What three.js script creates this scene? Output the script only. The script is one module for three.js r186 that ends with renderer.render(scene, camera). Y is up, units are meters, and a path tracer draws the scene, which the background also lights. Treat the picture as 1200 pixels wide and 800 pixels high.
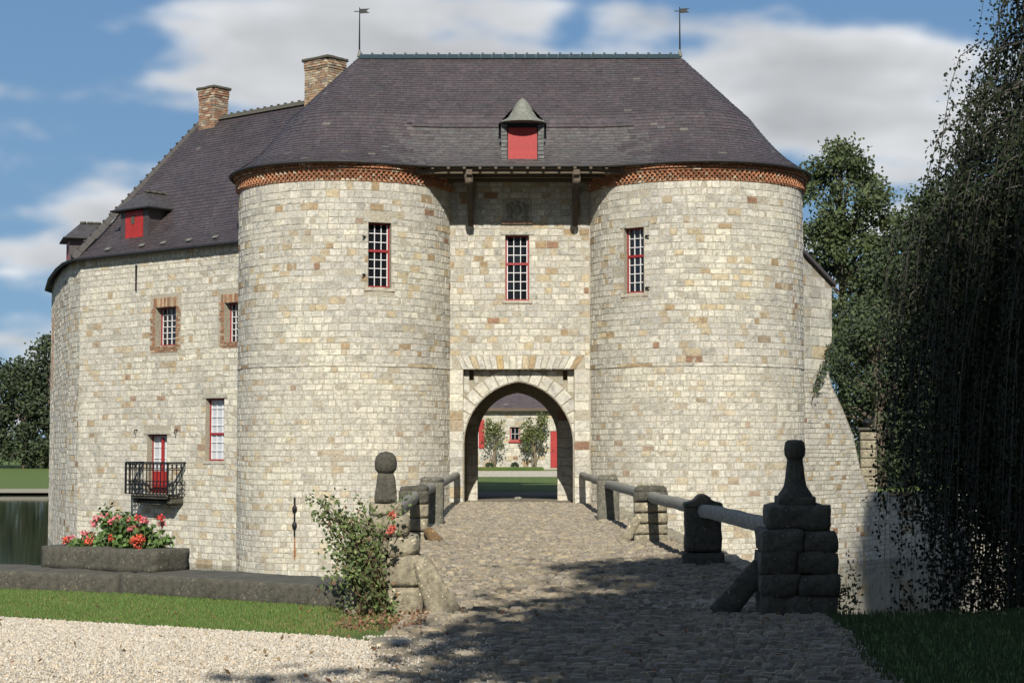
import * as THREE from 'three';
import { mergeGeometries, mergeVertices, toCreasedNormals } from 'three/addons/utils/BufferGeometryUtils.js';

// ------------------------------------------------------------------ camera, sky, sun, exposure
const scene = new THREE.Scene();
const camera = new THREE.PerspectiveCamera(22.62, 1024 / 682, 0.1, 4000);
camera.position.set(0, 1.65, 0);
camera.lookAt(-0.45, 1.65 + 5.75, -100);
const EXPOSURE = 1.26, SUN_EL = 37 * Math.PI / 180;
const renderer = new THREE.WebGLRenderer({ antialias: true });
renderer.setSize(1024, 682);
renderer.toneMapping = THREE.LinearToneMapping;
renderer.toneMappingExposure = EXPOSURE;
renderer.shadowMap.enabled = true;
renderer.shadowMap.type = THREE.PCFSoftShadowMap;

const sun = new THREE.DirectionalLight(new THREE.Color(1.0, 0.955, 0.865), 5.0);
sun.position.set(0.5, 80 * Math.sin(SUN_EL), -30 + 80 * Math.cos(SUN_EL));
sun.target.position.set(0, 0, -30);
sun.castShadow = true;
sun.shadow.mapSize.set(4096, 4096);
Object.assign(sun.shadow.camera, { left: -60, right: 60, top: 60, bottom: -60, near: 1, far: 300 });
scene.add(sun, sun.target);

const rngOf = (s) => () => { s |= 0; s = s + 0x6D2B79F5 | 0; let t = Math.imul(s ^ s >>> 15, 1 | s); t = t + Math.imul(t ^ t >>> 7, 61 | t) ^ t; return ((t ^ t >>> 14) >>> 0) / 4294967296; };
const noise = (() => { // gradient noise
  const P = new Uint8Array(512), R = rngOf(12345), q = Array.from({ length: 256 }, (_, i) => i); for (let i = 255; i > 0; i--) { const j = (R() * (i + 1)) | 0; [q[i], q[j]] = [q[j], q[i]]; } for (let i = 0; i < 512; i++) P[i] = q[i & 255];
  const G = new Float64Array(96); for (let i = 0; i < 32; i++) { const a = R() * 6.2832, u = R() * 2 - 1, s = Math.sqrt(1 - u * u) * 1.3; G[i * 3] = Math.cos(a) * s; G[i * 3 + 1] = Math.sin(a) * s; G[i * 3 + 2] = u * 1.3; }
  return { noise(x, y, z) {
    const fx = Math.floor(x), fy = Math.floor(y), fz = Math.floor(z); x -= fx; y -= fy; z -= fz; const X = fx & 255, Y = fy & 255, Z = fz & 255;
    const u = x * x * x * (x * (x * 6 - 15) + 10), v = y * y * y * (y * (y * 6 - 15) + 10), w = z * z * z * (z * (z * 6 - 15) + 10);
    const A = P[X] + Y, B = P[X + 1] + Y, AA = P[A] + Z, AB = P[A + 1] + Z, BA = P[B] + Z, BB = P[B + 1] + Z; let k;
    k = (P[AA] & 31) * 3; const a = G[k] * x + G[k + 1] * y + G[k + 2] * z; k = (P[BA] & 31) * 3; const b = G[k] * (x - 1) + G[k + 1] * y + G[k + 2] * z;
    k = (P[AB] & 31) * 3; const c = G[k] * x + G[k + 1] * (y - 1) + G[k + 2] * z; k = (P[BB] & 31) * 3; const d = G[k] * (x - 1) + G[k + 1] * (y - 1) + G[k + 2] * z;
    k = (P[AA + 1] & 31) * 3; const e = G[k] * x + G[k + 1] * y + G[k + 2] * (z - 1); k = (P[BA + 1] & 31) * 3; const f = G[k] * (x - 1) + G[k + 1] * y + G[k + 2] * (z - 1);
    k = (P[AB + 1] & 31) * 3; const g = G[k] * x + G[k + 1] * (y - 1) + G[k + 2] * (z - 1); k = (P[BB + 1] & 31) * 3; const h = G[k] * (x - 1) + G[k + 1] * (y - 1) + G[k + 2] * (z - 1);
    const i0 = a + u * (b - a), i1 = c + u * (d - c), i2 = e + u * (f - e), i3 = g + u * (h - g), j0 = i0 + v * (i1 - i0), j1 = i2 + v * (i3 - i2); return j0 + w * (j1 - j0);
  } };
})();
const lerp = (a, b, t) => a + (b - a) * t;
const clamp = (x, a, b) => Math.min(b, Math.max(a, x));
const smooth = (a, b, x) => { const t = clamp((x - a) / (b - a), 0, 1); return t * t * (3 - 2 * t); };
const fbm = (x, y, z, o) => { let s = 0, a = 0.5; for (let i = 0; i < o; i++) { s += a * noise.noise(x, y, z); x *= 2.03; y *= 2.03; z *= 2.03; a *= 0.5; } return s; };

{ // sky: blue air with broken cumulus, the same kind of cloud all round
  const w = 2304, h = 1152, data = new Float32Array(w * h * 4);
  // banks of cloud and gaps: azimuth from north, elevation, half sizes (degrees), weight
  const banks = [[-5.2, 13.6, 6, 2.3, .7], [8.6, 12.6, 6.2, 2.6, .85], [1.7, 13.4, .8, .9, -.55], [-13.6, 11.3, 4.2, 2.3, -.62], [-14.2, 7.4, 3.2, 1.5, .5], [-17, 4.2, 3, 1.0, .45],
    [12.5, 8.9, 4.2, 1.0, -.5], [15.4, 12.8, 1.0, 1.0, -.5], [14, 6.6, 2.2, .9, .32], [-2, 10, 6, 1.0, .15], [-11, 5.6, 3, .5, -.25], [-17, 14.2, 2.2, 1.6, -.5], [4, 11, 9, 1.6, .22], [-9, 15.5, 5, 1.5, .4], [10, 15.5, 7, 1.6, .4]];
  for (let j = 0; j < h; j++) {
    const el = ((j + 0.5) / h - 0.5) * Math.PI, y = Math.sin(el), c = Math.cos(el);
    for (let i = 0; i < w; i++) {
      const k = (j * w + i) * 4;
      let r = .22, g = .24, b = .24;
      if (y > 0) {
        const a = ((i + 0.5) / w - 0.5) * 2 * Math.PI, x = Math.cos(a) * c, z = Math.sin(a) * c;
        const up = Math.pow(1 - y, 3.2);
        r = lerp(.062, .215, up); g = lerp(.155, .365, up); b = lerp(.35, .51, up);
        const q = 1 / (y + 0.22), n = fbm(x * q * 2.3 + 3.1, 7.7 + y * 9, z * q * 2.3, 7);
        let d = n * 1.55 + .05;
        const az = Math.atan2(x, -z) * 57.2958, e = el * 57.2958;
        for (const [ba, be, sa, se, wt] of banks) d += .44 * wt * Math.exp(-((az - ba) ** 2) / (sa * sa) - ((e - be) ** 2) / (se * se));
        const cover = smooth(-.02, .36, d + .25 * fbm(x * q * 9, y * 30, z * q * 9, 4)) * .94;
        const thick = smooth(.05, .6, d + .35 * fbm(x * q * 3.4 + 9, y * 6, z * q * 3.4, 4));
        const lum = lerp(.64, .46, thick) * (1 + .55 * fbm(x * q * 5 + 1, y * 9, z * q * 5, 4));
        r = lerp(r, lum * .985, cover); g = lerp(g, lum * 1.0, cover); b = lerp(b, lum * 1.02, cover);
      }
      data[k] = r; data[k + 1] = g; data[k + 2] = b; data[k + 3] = 1;
    }
  }
  const sky = new THREE.DataTexture(data, w, h, THREE.RGBAFormat, THREE.FloatType);
  sky.mapping = THREE.EquirectangularReflectionMapping;
  sky.magFilter = sky.minFilter = THREE.LinearFilter;
  sky.needsUpdate = true;
  scene.background = sky; scene.environment = sky;
}

// ------------------------------------------------------------------ helpers
const taken = {};
const numbered = (n) => { const k = taken[n] = (taken[n] ?? -1) + 1; return k ? n + '_' + String(k).padStart(3, '0') : n; };
function mesh(name, geometry, material, parent = scene) {
  const m = new THREE.Mesh(geometry, material);
  m.name = parent === scene ? numbered(name) : name; m.castShadow = m.receiveShadow = true; parent.add(m); return m;
}
function part(name, parent) { const g = new THREE.Group(); g.name = name; parent.add(g); return g; }
function thing(name, label, category, pos = [0, 0, 0], turn = 0, group) {
  const g = new THREE.Group(); g.name = numbered(name); g.position.set(...pos); g.rotation.y = turn; scene.add(g);
  return tag(g, label, category, group);
}
function tag(o, label, category, group) { Object.assign(o.userData, { label, category }); if (group) o.userData.group = group; return o; }
function setting(o, label, category) { tag(o, label, category).userData.kind = 'structure'; return o; }
function stuff(o, label, category) { if (label) tag(o, label, category); o.userData.kind = 'stuff'; return o; }

class Geo { // collects faces with a colour each; uv in metres
  constructor() { this.p = []; this.c = []; this.t = []; }
  tri(a, b, c, col, ta = [a[0], a[1]], tb = [b[0], b[1]], tc = [c[0], c[1]]) {
    this.p.push(a[0], a[1], a[2], b[0], b[1], b[2], c[0], c[1], c[2]);
    this.c.push(col[0], col[1], col[2], col[0], col[1], col[2], col[0], col[1], col[2]);
    this.t.push(ta[0], ta[1], tb[0], tb[1], tc[0], tc[1]);
  }
  quad(a, b, c, d, col, ta, tb, tc, td) {
    if (!ta) { // metres along the two edges
      const L = (p, q) => Math.hypot(p[0] - q[0], p[1] - q[1], p[2] - q[2]), o = a[0] + a[2], v = a[1], w = L(a, b), h = L(a, d);
      ta = [o, v]; tb = [o + w, v]; tc = [o + w, v + h]; td = [o, v + h];
    }
    this.tri(a, b, c, col, ta, tb, tc); this.tri(a, c, d, col, ta, tc, td);
  }
  box(x0, x1, y0, y1, z0, z1, col) {
    const P = (x, y, z) => [x, y, z];
    this.quad(P(x0, y0, z1), P(x1, y0, z1), P(x1, y1, z1), P(x0, y1, z1), col);
    this.quad(P(x1, y0, z0), P(x0, y0, z0), P(x0, y1, z0), P(x1, y1, z0), col);
    this.quad(P(x0, y0, z0), P(x0, y0, z1), P(x0, y1, z1), P(x0, y1, z0), col);
    this.quad(P(x1, y0, z1), P(x1, y0, z0), P(x1, y1, z0), P(x1, y1, z1), col);
    this.quad(P(x0, y1, z1), P(x1, y1, z1), P(x1, y1, z0), P(x0, y1, z0), col);
    this.quad(P(x0, y0, z0), P(x1, y0, z0), P(x1, y0, z1), P(x0, y0, z1), col);
    return this;
  }
  build() {
    const g = new THREE.BufferGeometry();
    g.setAttribute('position', new THREE.Float32BufferAttribute(this.p, 3));
    g.setAttribute('color', new THREE.Float32BufferAttribute(this.c, 3));
    g.setAttribute('uv', new THREE.Float32BufferAttribute(this.t, 2));
    g.computeVertexNormals(); return g;
  }
}
class Leaves { // many small folded leaves or blades
  constructor(n) { this.p = new Float32Array(n * 12); this.c = new Float32Array(n * 12); this.n = 0; this.max = n; }
  add(x, y, z, dx, dy, dz, sx, sy, sz, col, k) { // base, vector to tip, half-width vector, colour, brightness
    if (this.n >= this.max) return;
    const o = this.n++ * 12, p = this.p, f = .12;
    const nx = dy * sz - dz * sy, ny = dz * sx - dx * sz, nz = dx * sy - dy * sx, il = f / Math.max(1e-6, Math.hypot(sx, sy, sz) * 2.4);
    p[o] = x; p[o + 1] = y; p[o + 2] = z;
    p[o + 3] = x + dx * .45 + sx + nx * il; p[o + 4] = y + dy * .45 + sy + ny * il; p[o + 5] = z + dz * .45 + sz + nz * il;
    p[o + 6] = x + dx; p[o + 7] = y + dy; p[o + 8] = z + dz;
    p[o + 9] = x + dx * .45 - sx + nx * il; p[o + 10] = y + dy * .45 - sy + ny * il; p[o + 11] = z + dz * .45 - sz + nz * il;
    for (let i = 0; i < 4; i++) { this.c[o + i * 3] = col[0] * k; this.c[o + i * 3 + 1] = col[1] * k; this.c[o + i * 3 + 2] = col[2] * k; }
  }
  random(x, y, z, len, wide, col, k, R, droop = 0) { // a leaf in a random direction
    const a = R() * 6.283, u = R() * 2 - 1 - droop, s = Math.sqrt(Math.max(0.05, 1 - Math.min(1, u * u)));
    const dx = Math.cos(a) * s, dy = clamp(u, -1, 1), dz = Math.sin(a) * s, b = R() * 6.283;
    let px = -dz, py = 0, pz = dx; const pl = Math.hypot(px, pz) || 1; px /= pl; pz /= pl;
    const qx = dy * pz, qy = dz * px - dx * pz, qz = -dy * px, cb = Math.cos(b), sb = Math.sin(b);
    this.add(x, y, z, dx * len, dy * len, dz * len, (px * cb + qx * sb) * wide, (py * cb + qy * sb) * wide, (pz * cb + qz * sb) * wide, col, k);
  }
  build() {
    const n = this.n, ix = new Uint32Array(n * 6), g = new THREE.BufferGeometry();
    for (let i = 0; i < n; i++) ix.set([i * 4, i * 4 + 1, i * 4 + 2, i * 4, i * 4 + 2, i * 4 + 3], i * 6);
    g.setAttribute('position', new THREE.BufferAttribute(this.p.slice(0, n * 12), 3));
    g.setAttribute('color', new THREE.BufferAttribute(this.c.slice(0, n * 12), 3));
    g.setIndex(new THREE.BufferAttribute(ix, 1)); g.computeVertexNormals(); return g;
  }
}
function tube(G, pts, r0, r1, col, sides = 6) { // tapered limb along points
  let prev = null; const n = pts.length - 1;
  for (let i = 0; i <= n; i++) {
    const a = pts[Math.max(0, i - 1)], b = pts[Math.min(n, i + 1)], d = [b[0] - a[0], b[1] - a[1], b[2] - a[2]], L = Math.hypot(...d) || 1;
    const t = d.map((v) => v / L), ref = Math.abs(t[1]) > .9 ? [1, 0, 0] : [0, 1, 0];
    let s = [t[1] * ref[2] - t[2] * ref[1], t[2] * ref[0] - t[0] * ref[2], t[0] * ref[1] - t[1] * ref[0]]; const sl = Math.hypot(...s); s = s.map((v) => v / sl);
    const q = [t[1] * s[2] - t[2] * s[1], t[2] * s[0] - t[0] * s[2], t[0] * s[1] - t[1] * s[0]], r = lerp(r0, r1, i / n), ring = [];
    for (let k = 0; k < sides; k++) { const an = k / sides * 6.2832, ca = Math.cos(an) * r, sa = Math.sin(an) * r; ring.push([pts[i][0] + s[0] * ca + q[0] * sa, pts[i][1] + s[1] * ca + q[1] * sa, pts[i][2] + s[2] * ca + q[2] * sa]); }
    if (prev) for (let k = 0; k < sides; k++) G.quad(prev[k], prev[(k + 1) % sides], ring[(k + 1) % sides], ring[k], col);
    prev = ring;
  }
}
function rock(w, h, d, seed, amp = .012, round = .1, taper = [1, 1]) { // weathered block, base at y = 0
  let g = new THREE.BoxGeometry(w, h, d, Math.max(3, Math.round(w / .07)), Math.max(3, Math.round(h / .06)), Math.max(3, Math.round(d / .08)));
  g.deleteAttribute('normal'); g.deleteAttribute('uv'); g = mergeVertices(g);
  const p = g.attributes.position, uv = new Float32Array(p.count * 2), rr = round * Math.min(w, h, d) * .5;
  for (let i = 0; i < p.count; i++) {
    let v = [p.getX(i), p.getY(i), p.getZ(i)]; const half = [w / 2, h / 2, d / 2];
    const core = v.map((c, k) => clamp(c, -half[k] + rr, half[k] - rr)), o = v.map((c, k) => c - core[k]), ol = Math.hypot(...o);
    if (ol > 1e-6) v = core.map((c, k) => c + o[k] / ol * Math.min(ol, rr));
    const n = fbm(v[0] * 5 + seed * 3.1, v[1] * 5 + seed, v[2] * 5, 4) * 2.2 * amp + noise.noise(v[0] * 2 + seed, v[1] * 2, v[2] * 2 + seed) * amp;
    const L = Math.hypot(v[0] / half[0], v[1] / half[1], v[2] / half[2]) || 1;
    v = v.map((c, k) => c + n * c / half[k] / L * 1.3);
    const t = v[1] / h + .5; v[0] *= lerp(1, taper[0], t); v[2] *= lerp(1, taper[1], t);
    p.setXYZ(i, v[0], v[1] + h / 2, v[2]); uv[i * 2] = v[0] + v[2] * .7 + seed; uv[i * 2 + 1] = v[1] + v[2] * .3;
  }
  g.setAttribute('uv', new THREE.BufferAttribute(uv, 2)); g.computeVertexNormals(); return g;
}
const moved = (g, x, y, z, ry = 0, rz = 0, rx = 0) => { g.applyMatrix4(new THREE.Matrix4().compose(new THREE.Vector3(x, y, z), new THREE.Quaternion().setFromEuler(new THREE.Euler(rx, ry, rz, 'YXZ')), new THREE.Vector3(1, 1, 1))); return g; };

// ------------------------------------------------------------------ textures and materials
function texture(size, fn, srgb = false) { // tileable: fn gets positions on two circles
  const data = new Uint8Array(size * size * 4);
  for (let j = 0; j < size; j++) for (let i = 0; i < size; i++) {
    const v = fn(i / size, j / size), k = (j * size + i) * 4;
    for (let m = 0; m < 3; m++) data[k + m] = clamp(Array.isArray(v) ? v[m] : v, 0, 1) * 255;
    data[k + 3] = 255;
  }
  const t = new THREE.DataTexture(data, size, size); t.wrapS = t.wrapT = THREE.RepeatWrapping; t.magFilter = THREE.LinearFilter; t.minFilter = THREE.LinearMipmapLinearFilter;
  if (srgb) t.colorSpace = THREE.SRGBColorSpace; t.needsUpdate = true; return t;
}
function tileable(f, s, oct, seed) { // blend of four shifted fields
  return (x, y) => { const a = smooth(0, 1, x), b = smooth(0, 1, y), n = (i, j) => fbm((x - i) * s + seed, (y - j) * s + seed * 1.7, seed * .37, oct);
    return lerp(lerp(n(0, 0), n(1, 0), a), lerp(n(0, 1), n(1, 1), a), b); };
}
const repeat = (t, u, v = u) => { const c = t.clone(); c.repeat.set(u, v); c.needsUpdate = true; return c; };
const field = (f) => { const F = new Float32Array(512 * 512); for (let j = 0; j < 512; j++) for (let i = 0; i < 512; i++) F[j * 512 + i] = f(i / 512, j / 512); return (x, y) => F[Math.round(y * 512) * 512 + Math.round(x * 512)]; };
const nA = field(tileable(0, 14, 5, 2.3)), nB = field(tileable(0, 34, 4, 8.1)), nC = field(tileable(0, 5, 4, 5.2)), R0 = rngOf(99);
const spots = (() => { const F = new Float32Array(512 * 512), R = rngOf(4); for (let k = 0; k < 260; k++) { const cx = R() * 512, cy = R() * 512, r = 1.5 + R() * R() * R() * 13, a = .35 + R() * .6; for (let j = -16; j <= 16; j++) for (let i = -16; i <= 16; i++) { const d = Math.hypot(i, j) + noise.noise(i * .35 + k, j * .35, k) * r * .7; if (d < r) { const q = ((cy + j | 0) & 511) * 512 + ((cx + i | 0) & 511); F[q] = Math.max(F[q], a * smooth(r, r * .7, d)); } } } return (x, y) => F[Math.round(y * 512) * 512 + Math.round(x * 512)]; })();
const grainBump = texture(512, (x, y) => .5 + nA(x, y) * .6 + nB(x, y) * .5 + (R0() - .5) * .12);
const stoneTint = texture(512, (x, y) => { const n = nA(x, y), m = nC(x, y), s = nB(x, y); const k = .93 + n * .42 + m * .36 + s * .16 - spots(x, y) * .12; return [k, k * (.985 - m * .05), k * (.96 - m * .1)]; }, true);
const lichenTint = texture(512, (x, y) => { const n = nA(x, y), m = nC(x, y), s = nB(x, y), l = spots(x, y), d = smooth(.05, .4, m + n * .6); const k = .62 + n * .4 + s * .2 - d * .14; return [lerp(k, .98, l), lerp(k * .99, .97, l), lerp(k * .93, .9, l)]; }, true);
const grassTint = texture(512, (x, y) => { const n = nA(x, y), m = nC(x, y), s = nB(x, y); const k = .82 + n * .55 + s * .45; return [k * (.92 + m * .5), k, k * (.86 + m * .3)]; }, true);
const speckTint = texture(512, (x, y) => { const n = nA(x, y), s = nB(x, y); const k = .86 + n * .2 + s * .6 + (R0() - .5) * .25; return [k, k * .985, k * .95]; }, true);
const waveBump = texture(256, (x, y) => .5 + nC(x, y) * .5 + nA(x, y) * .15);
const std = (o) => new THREE.MeshStandardMaterial({ roughness: .9, ...o });
const lin = (r, g, b) => new THREE.Color().setRGB(r, g, b);
const M = {
  stone: std({ vertexColors: true, map: repeat(stoneTint, .9), bumpMap: repeat(grainBump, 1.1), bumpScale: .012, roughness: .92 }),
  mortar: std({ vertexColors: true, map: repeat(speckTint, .8), bumpMap: repeat(grainBump, 1.6), bumpScale: .012, roughness: .95 }),
  brick: std({ vertexColors: true, map: repeat(stoneTint, 1.4), roughness: .9 }),
  slate: std({ vertexColors: true, map: repeat(stoneTint, .7), bumpMap: repeat(grainBump, 1.3), bumpScale: .004, roughness: .55 }),
  blueStone: std({ color: lin(.20, .188, .16), map: repeat(lichenTint, 1.1), bumpMap: repeat(grainBump, 2.2), bumpScale: .012, roughness: .93 }),
  paleBlock: std({ color: lin(.66, .59, .47), map: repeat(lichenTint, .9), bumpMap: repeat(grainBump, 2), bumpScale: .012, roughness: .93 }),
  postStone: std({ color: lin(.34, .325, .28), map: repeat(lichenTint, 1.2), bumpMap: repeat(grainBump, 2), bumpScale: .01 }),
  railStone: std({ color: lin(.56, .54, .50), map: repeat(lichenTint, 1.4), bumpMap: repeat(grainBump, 2), bumpScale: .005, roughness: .85 }),
  redFrame: std({ color: lin(.24, .016, .018), roughness: .5 }),
  redPaint: std({ color: lin(.36, .022, .02), map: repeat(stoneTint, .8), roughness: .55 }),
  whitePaint: std({ color: lin(.62, .605, .59), roughness: .6 }),
  pane: std({ color: lin(.008, .009, .011), roughness: .08 }),
  palePane: std({ color: lin(.42, .44, .47), roughness: .18 }),
  iron: std({ color: lin(.012, .013, .014), roughness: .55, metalness: .4 }),
  lead: std({ color: lin(.42, .43, .40), map: repeat(lichenTint, 1.6), bumpMap: repeat(grainBump, 1.5), bumpScale: .01, roughness: .6 }),
  ridge: std({ color: lin(.02, .036, .04), roughness: .35 }),
  wood: std({ color: lin(.12, .094, .068), map: repeat(stoneTint, 1.2), roughness: .9 }),
  bark: std({ vertexColors: true, map: repeat(stoneTint, 1.1), bumpMap: repeat(grainBump, 1), bumpScale: .02, roughness: .95 }),
  leaf: new THREE.MeshPhysicalMaterial({ vertexColors: true, roughness: .75, transmission: .28, thickness: 0, side: THREE.DoubleSide }),
  darkLeaf: new THREE.MeshPhysicalMaterial({ vertexColors: true, roughness: .8, specularIntensity: .5, side: THREE.DoubleSide }),
  petal: std({ vertexColors: true, roughness: .8, side: THREE.DoubleSide }),
  water: new THREE.MeshPhysicalMaterial({ color: lin(.012, .018, .008), roughness: .06, bumpMap: repeat(waveBump, .3), bumpScale: .0025, ior: 1.33 }),
};
const C = { // base colours (linear)
  mortar: [.47, .435, .36], red: [.36, .022, .02],
};
function stoneColour(R, warm = 0) {
  const r = R(), k = .89 + R() * .22;
  let c = [.53, .513, .455];
  if (r < .30) c = [.485, .475, .425]; else if (r < .42) c = [.55, .528, .452]; else if (r < .485 + warm) c = [.45, .38, .26]; else if (r < .515 + warm) c = [.34, .255, .155]; else if (r < .522 + warm) c = [.27, .165, .105]; else if (r < .61 + warm) c = [.41, .395, .345];
  return [c[0] * k, c[1] * k, c[2] * k];
}

// ------------------------------------------------------------------ masonry
const planeFrame = (ox, oz, dx, dz, nx, nz) => (u, v, n = 0) => [ox + dx * u + nx * n, v, oz + dz * u + nz * n];
const cylFrame = (cx, cz, r) => (u, v, n = 0) => [cx + (r + n) * Math.sin(u / r), v, cz + (r + n) * Math.cos(u / r)];
function stoneFaces(G, fr, u0, u1, v0, v1, proud, col, R, ch = .009, sink = .012) { // chamfered, slightly uneven block
  const j = () => (R() - .5) * .008, e = Math.min(.016, (v1 - v0) * .09), w = () => (R() - .5) * e, ou = R() * 7, ov = R() * 7;
  const B = [[u0 + w(), v0 + w()], [u1 + w(), v0 + w()], [u1 + w(), v1 + w()], [u0 + w(), v1 + w()]];
  const q = (a, lim) => Math.min(ch, lim * .3) + j() * .7;
  const I = B.map(([u, v], k) => [u + (k === 0 || k === 3 ? 1 : -1) * q(0, u1 - u0), v + (k < 2 ? 1 : -1) * q(0, v1 - v0)]);
  const b = B.map(([u, v]) => fr(u, v, -sink)), i = I.map(([u, v]) => fr(u, v, proud + j()));
  const tb = B.map(([u, v]) => [u + ou, v + ov]), ti = I.map(([u, v]) => [u + ou, v + ov]);
  G.quad(i[0], i[1], i[2], i[3], col, ti[0], ti[1], ti[2], ti[3]);
  for (let k = 0; k < 4; k++) { const m = (k + 1) % 4; G.quad(b[k], b[m], i[m], i[k], col, tb[k], tb[m], ti[m], ti[k]); }
}
class Masonry { // keeps every stone; the 300 that show largest become parts, the rest one part
  constructor(root, name = 'stone', restName = 'masonry', limit = 300, material = M.stone) { Object.assign(this, { root, name, restName, limit, material, list: [] }); }
  add(parent, fr, u0, u1, v0, v1, proud, col, R, ch, sink) {
    const G = new Geo(); stoneFaces(G, fr, u0, u1, v0, v1, proud, col, R, ch, sink); this.put(parent, G);
  }
  put(parent, G) {
    const p = G.p, a = [p[0], p[1], p[2]], b = [p[3], p[4], p[5]], c = [p[6], p[7], p[8]], e = [0, 1, 2].map((k) => b[k] - a[k]), f = [0, 1, 2].map((k) => c[k] - a[k]);
    const n = [e[1] * f[2] - e[2] * f[1], e[2] * f[0] - e[0] * f[2], e[0] * f[1] - e[1] * f[0]], to = [-a[0], 1.65 - a[1], -a[2]], L = Math.hypot(...to);
    const x = a[0] / -a[2], show = Math.abs(x) < .31 ? Math.max(0, (n[0] * to[0] + n[1] * to[1] + n[2] * to[2]) / L) / (L * L) : 0;
    this.list.push({ parent, G, show });
  }
  finish() {
    this.list.sort((a, b) => b.show - a.show);
    const rest = new Geo();
    this.list.forEach((s, i) => {
      if (i < this.limit && s.show > 0) mesh(this.name, s.G.build(), this.material, s.parent);
      else for (const k of ['p', 'c', 't']) for (const v of s.G[k]) rest[k].push(v);
    });
    if (rest.p.length) stuff(mesh(this.restName, rest.build(), this.material, this.root));
  }
}
const lichenGrey = (c, u, v) => { const g = smooth(.12, .34, fbm(u * .9 + 31, v * 1.5, 2.2, 4)) * .5; return [lerp(c[0], .37, g), lerp(c[1], .365, g), lerp(c[2], .325, g)]; }; // patches of grey lichen
function courses(mas, parent, fr, u0, u1, v0, v1, R, o = {}) { // rows of squared stones, leaving out the openings
  const { hMin = .135, hMax = .192, lMin = .12, lMax = .44, tone = 1, plain = 0, free = () => [[u0, u1]], warm = 0, proud = .009, wave = .022 } = o, fw = (u, v, n) => fr(u, v + wave * noise.noise(u * .7 + u0, v * .45, 3.7), n);
  for (let v = v0; v < v1 - .03;) {
    let h = lerp(hMin, hMax, R()); if (v1 - v - h < hMin * .7) h = v1 - v;
    for (const [a, b] of free(v, v + h)) {
      let u = a - (a === u0 ? 0 : 0);
      while (u < b - .02) {
        let l = lerp(lMin, lMax, Math.pow(R(), 1.5) * .75 + R() * .25); if (b - u - l < lMin * .7) l = b - u;
        const g = .002 + R() * .005;
        const pt = fbm(u * .55 + u0, v * .6, 9.1, 3), c = stoneColour(R, warm).map((x, i) => lerp(x, [.545, .515, .43][i], plain)), k = (1 + pt * .3) * tone; // weathering in patches
        mas.add(parent, fw, u + g, u + l - g, v + g, v + h - g * (.5 + R()), proud * (.1 + R() * 1.2), lichenGrey([c[0] * k, c[1] * k, c[2] * (k - pt * .12)], u + u0, v), R);
        u += l;
      }
    }
    v += h;
  }
}
const without = (u0, u1, holes) => (va, vb) => { // free lengths of a course beside rectangular openings
  let free = [[u0, u1]];
  for (const [a, b, c, d] of holes) if (vb > c + .03 && va < d - .03) free = free.flatMap(([x, y]) => [[x, Math.min(y, a)], [Math.max(x, b), y]].filter(([p, q]) => q - p > .03));
  return free;
};
function backing(fr, us, vs, holes, col = C.mortar) { // the wall face behind the stones, open at the openings
  const G = new Geo(), U = [...new Set([...us, ...holes.flatMap((h) => [h[0], h[1]])])].sort((a, b) => a - b), V = [...new Set([...vs, ...holes.flatMap((h) => [h[2], h[3]])])].sort((a, b) => a - b);
  for (let i = 0; i < U.length - 1; i++) for (let j = 0; j < V.length - 1; j++) {
    const mu = (U[i] + U[i + 1]) / 2, mv = (V[j] + V[j + 1]) / 2;
    if (holes.some(([a, b, c, d]) => mu > a && mu < b && mv > c && mv < d)) continue;
    G.quad(fr(U[i], V[j]), fr(U[i + 1], V[j]), fr(U[i + 1], V[j + 1]), fr(U[i], V[j + 1]), col, [U[i], V[j]], [U[i + 1], V[j]], [U[i + 1], V[j + 1]], [U[i], V[j + 1]]);
  }
  return G.build();
}
const steps = (a, b, n) => Array.from({ length: n + 1 }, (_, i) => lerp(a, b, i / n));

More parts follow.
